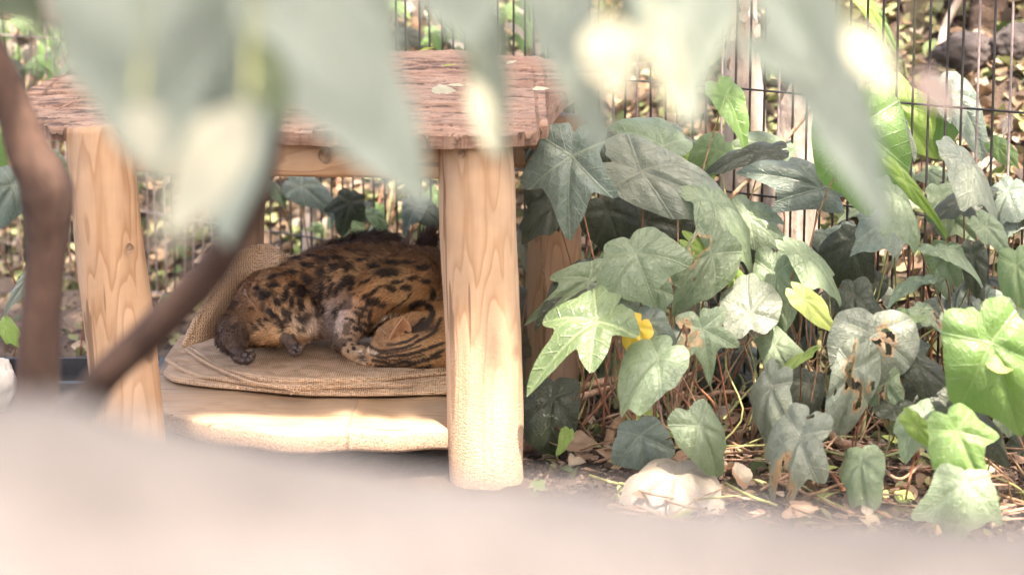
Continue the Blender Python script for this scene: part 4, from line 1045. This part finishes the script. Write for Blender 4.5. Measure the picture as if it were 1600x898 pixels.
# tray
T0 = pix(60, 585, 4.9); v0 = np.array(pix(150, 575, 4.75))
def box(c, s):
    c = np.array(c); V = [c + np.array([sx * s[0], sy * s[1], sz * s[2]]) for sx in (-1, 1) for sy in (-1, 1) for sz in (-1, 1)]
    return V, [(0, 1, 3, 2), (4, 6, 7, 5), (0, 4, 5, 1), (2, 3, 7, 6), (0, 2, 6, 4), (1, 5, 7, 3)]
tray = empty('plastic_tray', pix(118, 600, 4.55), 'black plastic tray of dark gravel on the ground behind the left front post', 'tray')
tc = np.array(pix(118, 590, 4.55)); tc[2] = .045
for c, s in (((0, 0, -.03), (.15, .11, .004)), ((0, -.11, 0), (.158, .005, .028)), ((0, .11, 0), (.158, .005, .028)), ((-.153, 0, 0), (.005, .104, .028)), ((.153, 0, 0), (.005, .104, .028))):
    obj('tray_wall' if c[2] == 0 else 'tray_base', *box(tc + np.array(c), s), M['tray'], tray, smooth=False)
obj('tray_rim', *merge([box(tc + np.array([0, -.12, .026]), (.166, .012, .003)), ]), M['tray'], tray, smooth=False)

# ------------------------------------------------------------------ litter and chips
PALC = [(.42, .29, .18), (.34, .23, .14), (.26, .165, .10), (.46, .36, .24), (.17, .11, .07), (.30, .33, .14), (.10, .15, .05), (.34, .34, .16), (.46, .44, .22), (.60, .47, .36), (.24, .28, .12), (.13, .09, .07)]
def litter_shape(n=5):
    V = []; 
    for j, y in enumerate(np.linspace(0, 1, n)):
        w_ = math.sin(math.pi * min(1, .04 + y * .93)) ** .8 * .5
        for x in (-1, 0, 1): V.append((x * w_ * .72, y - .5, .16 * abs(x) * w_ * 2 - .35 * (y - .5) ** 2))
    return np.array(V), grid_faces(n, 3)
LS, LF = litter_shape()
def scatter(n, gen, smin, smax, pal, tilt=.5, lift=.004, shp=(LS, LF)):
    BV = []; BF = []; BC = []; o = 0; S_, F_ = shp
    for k in range(n):
        x, y = gen(); s = rnd.uniform(smin, smax)
        a = rnd.uniform(0, 6.283); R = Matrix.Rotation(a, 3, 'Z') @ Matrix.Rotation(rnd.gauss(0, tilt), 3, 'X') @ Matrix.Rotation(rnd.gauss(0, tilt), 3, 'Y')
        v = (S_ * np.array([s, s, s * rnd.uniform(-1, 1.6)])) @ np.array(R).T
        v += np.array([x, y, float(gz(x, y)) + lift + rnd.uniform(0, .01)])
        BV.append(v); BF += [tuple(i + o for i in f) for f in F_]; o += len(v)
        c = np.array(rnd.choice(pal)) * rnd.uniform(.35, .95); BC.append(np.tile(c, (len(v), 1)))
    return np.vstack(BV), BF, np.vstack(BC)
def gen_bank():
    while True:
        x = rnd.uniform(-2.0, 1.7); d = rnd.random() ** 1.15 * 2.6 - .05; y = fence_y(x) + d
        if y < 4.8 and x < .35: continue
        return x, y
V, F, C = scatter(21000, gen_bank, .024, .060, PALC, .6)
obj('leaf_litter', V, F, M['litter'], org=(0, 6, 0), smooth=True, attrs={'col': C}, kind='stuff')
def gen_front():
    if rnd.random() < .8:
        x = rnd.uniform(.03, 1.1); return x, rnd.uniform(3.2, fence_y(x) + .05)
    return rnd.uniform(-1.3, -.6), rnd.uniform(4.0, 5.8)
V, F, C = scatter(1300, gen_front, .014, .045, PALC, .5)
obj('leaf_litter', V, F, M['litter'], org=(.5, 4, 0), smooth=True, attrs={'col': C}, kind='stuff')
CHV = np.array([(-.5, -.2, 0), (.5, -.25, .05), (.45, .25, 0), (-.4, .2, .05), (0, 0, .35)]); CHF = [(0, 1, 4), (1, 2, 4), (2, 3, 4), (3, 0, 4), (3, 2, 1, 0)]
V, F, C = scatter(16000, gen_front, .003, .013, [(.09, .05, .036), (.14, .08, .06), (.06, .04, .03), (.19, .12, .09), (.25, .17, .13)], .6, .0, (CHV, CHF))
obj('soil_chips', V, F, M['chips'], org=(.5, 4, 0), smooth=False, attrs={'col': C}, kind='stuff')
# single fallen leaves one can pick out
fl_mesh = {}
def fallen(px, py, s, cls, ang, z=.006, label=None, group='loose fallen leaves on the soil of the bed', var=0, cat='leaf', shape='lance', tilt=0.2, wd=.5):
    B = pixz(px, py, 0); B.z = float(gz(B.x, B.y)) + z
    d = Vector((math.cos(ang), math.sin(ang), tilt)) * s
    o = place_leaf('fallen_leaf', None, B, B + d, s * wd, shape, cls, var, 0, .9, rnd.uniform(-.5, .5))
    if not label:
        kind = {'brown': 'small curled brown leaf', 'pale': 'small bleached tan leaf', 'lemon': 'small yellow-green leaf'}[cls]
        where = 'on soil between front post and bleached leaf' if px < 1050 else ('on soil in the middle of the ivy bed' if px < 1330 else 'among twigs under the ivy at lower right')
        return tag(o, kind + ' ' + where, cat, group)
    return tag(o, label, cat, group)
fallen(930, 720, .085, 'brown', 3.3, .02, 'large curled tan leaf at the foot of the ivy, in front of the bare soil', var=1, wd=.6)
fallen(985, 735, .07, 'brown', 2.6, .015, 'narrow brown leaf lying right of the large curled tan one', var=2, wd=.45)
fallen(1190, 735, .05, 'pale', .4, .015, 'small white-pink leaf among twigs right of the bleached leaf', var=3, wd=.7)
fallen(1000, 650, .045, 'pale', 2.4, .02, 'pale pinkish scrap of leaf behind the brown ivy stems', var=1, wd=.6)
fallen(1030, 668, .04, 'lemon', 2.8, .015, 'pale green scrap of leaf on the soil between the ivy stems', var=2, wd=.6)
fallen(1440, 645, .075, 'brown', 2.6, .05, 'crumpled reddish-brown leaf between the holed leaf and the bright one', var=3, wd=1.0, shape='heart', tilt=.5)
for k in range(120):
    x = rnd.uniform(840, 1600); y = rnd.uniform(620, 830)
    fallen(x, y, rnd.uniform(.025, .065), rnd.choice(['brown', 'pale', 'brown', 'brown', 'lemon']), rnd.uniform(0, 6.28), .012, var=k % 4, wd=rnd.uniform(.4, .7), tilt=rnd.uniform(-.1, .5))
# leaves lying on the roof
def roofleaf(px, py, s, cls, ang, label, var=0, tilt=.2, wd=.4, shape='lance'):
    B = rp(px, py); B.z += .010
    o = place_leaf('fallen_leaf', None, B, B + Vector((math.cos(ang), math.sin(ang), tilt)) * s, s * wd, shape, cls, var, 0, .8, rnd.uniform(-.7, .7))
    tag(o, label, 'leaf', 'fallen leaves lying on the shelter roof')
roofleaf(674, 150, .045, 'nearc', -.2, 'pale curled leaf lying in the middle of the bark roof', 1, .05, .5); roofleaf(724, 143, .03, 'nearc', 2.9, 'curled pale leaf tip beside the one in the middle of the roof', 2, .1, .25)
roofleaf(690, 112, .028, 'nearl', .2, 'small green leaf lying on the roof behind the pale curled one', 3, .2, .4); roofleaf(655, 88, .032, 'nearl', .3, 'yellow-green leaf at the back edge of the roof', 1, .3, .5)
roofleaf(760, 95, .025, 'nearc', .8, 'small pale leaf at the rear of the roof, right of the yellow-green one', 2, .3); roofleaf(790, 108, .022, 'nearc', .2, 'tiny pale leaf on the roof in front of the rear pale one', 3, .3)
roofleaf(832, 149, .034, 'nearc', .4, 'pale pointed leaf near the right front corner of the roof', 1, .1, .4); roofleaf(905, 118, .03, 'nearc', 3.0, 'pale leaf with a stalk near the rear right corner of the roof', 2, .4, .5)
tw = [rp(88, 180), rp(110, 170), rp(135, 161), rp(155, 156)]
for q in tw: q.z += .009
tag(obj('dry_stalk', *tube(tw, [.0014, .0008], 6, 16), M['root']), 'thin straw-coloured stalk lying at the left end of the roof', 'twig')

# ------------------------------------------------------------------ shrub stems between camera and shelter
shrub = empty('shrub', pix(70, 1300, 2.85), 'out-of-focus bare brown shrub stems rising in front of the left post', 'shrub')
shg = ORG[shrub.name]
def P2(l, Y): return [pix(a, b, Y) for a, b in l]
v, f = tube(P2([(-35, 40), (10, 140), (45, 235), (72, 300), (72, 380), (66, 480), (58, 620), (50, 900), (60, 1500)], 2.9), [.019, .022, .026, .034, .025, .024, .027, .031, .036], 20, 90, bump=.12, seed=3, sc=28)
obj('branch', v, f, M['branch'], shrub)
v, f = tube([pix(446, 120, 1.9), pix(425, 210, 1.95), pix(400, 300, 2.0), pix(335, 415, 2.05), pix(235, 520, 2.1), pix(140, 620, 2.15), pix(90, 760, 2.4), pix(70, 1500, 2.8)], [.007, .009, .012, .0155, .0155, .015, .018, .024], 18, 80, bump=.1, seed=7, sc=28)
obj('branch', v, f, M['branch'], shrub)

# ------------------------------------------------------------------ leaves hanging right in front of the lens
near = empty('overhanging_branch', pix(700, -700, 1.2), 'blurred leafy branch hanging down in front of the camera across the top', 'branch')
v, f = tube([pix(-300, -420, 1.5), pix(100, -330, 1.5), pix(500, -380, 1.5), pix(900, -330, 1.5), pix(1300, -360, 1.5), pix(1800, -500, 1.55)], [.009, .007, .006], 10, 60, bump=.1, seed=2)
obj('twig', v, f, M['branch'], near)
def nl(b, t, wpx, Y, cls, var=0, dY=0, up=.2, roll=0):
    Y *= 1.22; up = .3
    B = pix(b[0], b[1], Y); T = pix(t[0], t[1], Y + dY)
    place_leaf('leaf', near, B, T, wpx * mpp(Y), 'lance', cls, var, 0, up, roll)
    q = pix(b[0] + (rnd.uniform(-40, 40)), -340, 1.52 if b[1] < 0 else 1.66)
    obj('leaf_stalk', *tube([B, (Vector(B) + q) / 2 + Vector((.002, 0, 0)), q], [.0011], 6, 10), M['stemgreen'], near)
nl((190, -190), (250, 300), 270, 1.15, 'nearg', 1, .02)
nl((330, -200), (345, 400), 250, 1.2, 'nearg', 2, .02, .2, .2)
nl((360, -120), (700, 330), 220, 1.12, 'nearg', 3, .03, .25, -.2)
nl((215, 160), (245, 275), 70, .98, 'nearc', 1)  # cream leaves added where sun lights the green ones; brightness is in their colour
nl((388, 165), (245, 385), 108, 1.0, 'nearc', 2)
nl((400, 60), (448, 200), 62, 1.06, 'neard', 3)
nl((730, -60), (790, 260), 70, 1.35, 'nearg', 0, .02)
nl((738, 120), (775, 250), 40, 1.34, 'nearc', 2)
nl((690, -120), (745, 80), 150, 1.2, 'nearg', 4)
nl((585, -90), (590, 75), 70, 1.3, 'nearl', 5)
nl((860, -120), (895, 165), 120, 1.2, 'nearg', 6)
nl((890, 110), (955, 240), 60, 1.3, 'nearg', 0)
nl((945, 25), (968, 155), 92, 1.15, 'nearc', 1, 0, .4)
nl((985, -80), (1000, 95), 70, 1.25, 'neard', 2)
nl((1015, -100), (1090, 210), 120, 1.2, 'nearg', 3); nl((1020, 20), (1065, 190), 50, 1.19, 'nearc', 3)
nl((1100, -120), (1110, 120), 110, 1.2, 'nearg', 5)
nl((1165, -160), (1405, 380), 130, 1.25, 'nearg', 4, .03)
nl((1230, -110), (1300, 60), 90, 1.3, 'nearl', 4)
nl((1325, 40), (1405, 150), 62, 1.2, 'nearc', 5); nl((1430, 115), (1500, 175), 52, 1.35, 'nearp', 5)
nl((1150, 60), (1290, 130), 60, 1.25, 'nearg', 0)
nl((-60, -100), (110, 45), 130, 1.5, 'neard', 1); nl((95, -120), (80, 60), 60, 1.5, 'nearp', 1)
nl((500, -150), (630, 90), 100, 1.2, 'nearg', 0)

# ------------------------------------------------------------------ boulder in front
n1_, n2_ = 300, 80
edge = smoothpath([(-2400, 500, 0), (-1200, 530, 0), (-400, 560, 0), (-100, 590, 0), (150, 615, 0), (300, 650, 0), (450, 694, 0), (600, 724, 0), (800, 744, 0), (1000, 758, 0), (1300, 772, 0), (1650, 784, 0), (2100, 800, 0), (3000, 820, 0), (4000, 840, 0)], n1_)
V = []
for i in range(n1_):
    top_ = np.array(pix(edge[i, 0], edge[i, 1] + 26, .90))
    for j in range(n2_):
        u = j / (n2_ - 1) * math.pi * .94 + .1
        V.append(top_ + np.array([0, .26 * math.cos(u), (math.sin(u) - 1) * .80 * (1 if u < 1.57 else 1)]))
V = np.array(V); V[:, 2] = np.where(V[:, 2] < .0, -.02, V[:, 2])
V[:, 2] += .02 * (fbm(V, 5, 6) - .5) + .006 * (fbm(V, 40, 6) - .5)
tag(obj('boulder', V, grid_faces(n1_, n2_), M['boulder']), 'large pale blurred boulder filling the bottom of the view close to the camera', 'boulder')

# ------------------------------------------------------------------ unseen crown added overhead to shade the scene, gaps aimed at sun patches
GAPS = []
def gap(P, r): GAPS.append((np.array(P), r))
for (px, py, Y, r) in ((490, 295, 5.9, .16), (600, 330, 5.7, .15), (650, 300, 5.9, .15), (450, 360, 5.6, .12), (560, 350, 5.5, .1), (1165, 130, 5.0, .10), (1165, 230, 5.0, .12), (1255, 200, 4.9, .11), (1262, 330, 4.95, .10), (1545, 215, 5.2, .14), (1400, 190, 4.7, .08), (30, 100, 6.2, .15), (90, 110, 6.1, .08),
                       (20, 300, 5.6, .15), (560, 662, 3.97, .07), (480, 664, 3.97, .06), (400, 664, 3.97, .05), (640, 662, 3.97, .06), (330, 655, 3.97, .04), (900, 170, 5.2, .12), (1220, 160, 5.2, .1), (1300, 360, 4.7, .08), (1040, 760, 3.8, .03), (1570, 540, 3.6, .07), (1520, 700, 3.6, .06), (885, 520, 3.9, .04), (1350, 80, 5.1, .06),
                       (350, 280, 1.3, .006), (960, 90, 1.4, .02), (1370, 100, 1.46, .012), (1060, 150, 1.45, .012), (775, 200, 1.63, .01)):
    q_ = bank(px, py) if Y > 5.1 else None
    gap(q_ if q_ is not None and q_.y < 8 else pix(px, py, Y), r * (1.3 if Y > 5.1 else 1))
QV = np.array([(-.5, 0, 0), (0, -.32, .06), (.5, 0, -.05), (0, .32, .06)])
BV = []; BC = []; o_ = 0; cnt = 0
sx, sy, sz_ = SUN
GP = np.array([g[0] for g in GAPS]); GR = np.array([g[1] for g in GAPS])
while cnt < 15500:
    c = np.array([rnd.uniform(-3.4, 3.6), rnd.uniform(-2.2, 5.6), rnd.uniform(2.9, 4.3)])
    cl = fbm(c[None, :], 2.2, 60, 2)[0]
    if cl < (.33 if c[1] > 1.2 else .2): continue
    s = rnd.uniform(.10, .2)
    if cnt % 3 == 0:   # extra leaves aimed up the sun ray to shade shelter, boulder and near leaves
        k_ = rnd.random()
        p_ = np.array([rnd.uniform(-1., .3), rnd.uniform(3.7, 5.0), .63]) if k_ < .38 else (np.array([rnd.uniform(-.55, .55), rnd.uniform(.7, 1.2), .82]) if k_ < .74 else np.array([rnd.uniform(-.35, .35), rnd.uniform(1.2, 1.6), rnd.uniform(.95, 1.25)]))
        c = p_ + np.array(SUN) * ((c[2] - p_[2]) / SUN.z)
    d = c - GP; t = d @ np.array(SUN); dist = np.linalg.norm(d - t[:, None] * np.array(SUN), axis=1)
    if (dist < GR + s * .45).any(): continue
    R = Matrix.Rotation(rnd.uniform(0, 6.28), 3, 'Z') @ Matrix.Rotation(rnd.gauss(0, .5), 3, 'X') @ Matrix.Rotation(rnd.gauss(0, .5), 3, 'Y')
    BV.append((QV * s) @ np.array(R).T + c); BC.append(np.tile(np.array([.09, .15, .04]) * rnd.uniform(.6, 1.5), (4, 1))); cnt += 1
BV = np.vstack(BV); F = [(4 * i, 4 * i + 1, 4 * i + 2, 4 * i + 3) for i in range(cnt)]
cr = obj('shade_crown', BV, F, M['shade_canopy'], tree, smooth=False, attrs={'col': np.vstack(BC)}); cr['kind'] = 'stuff'
for k in range(9):
    a = Vector(pix(1175 + (20 if k % 2 else -5), -700 - 110 * k, 5.0)); b = Vector((rnd.uniform(-3, 3), rnd.uniform(-1.5, 5), rnd.uniform(3, 4)))
    m_ = (a + b) / 2 + Vector((0, 0, .4))
    obj('limb', *tube([a, m_, b], [.03, .018, .008], 8, 24, bump=.1, seed=k), M['trunk'], tree)
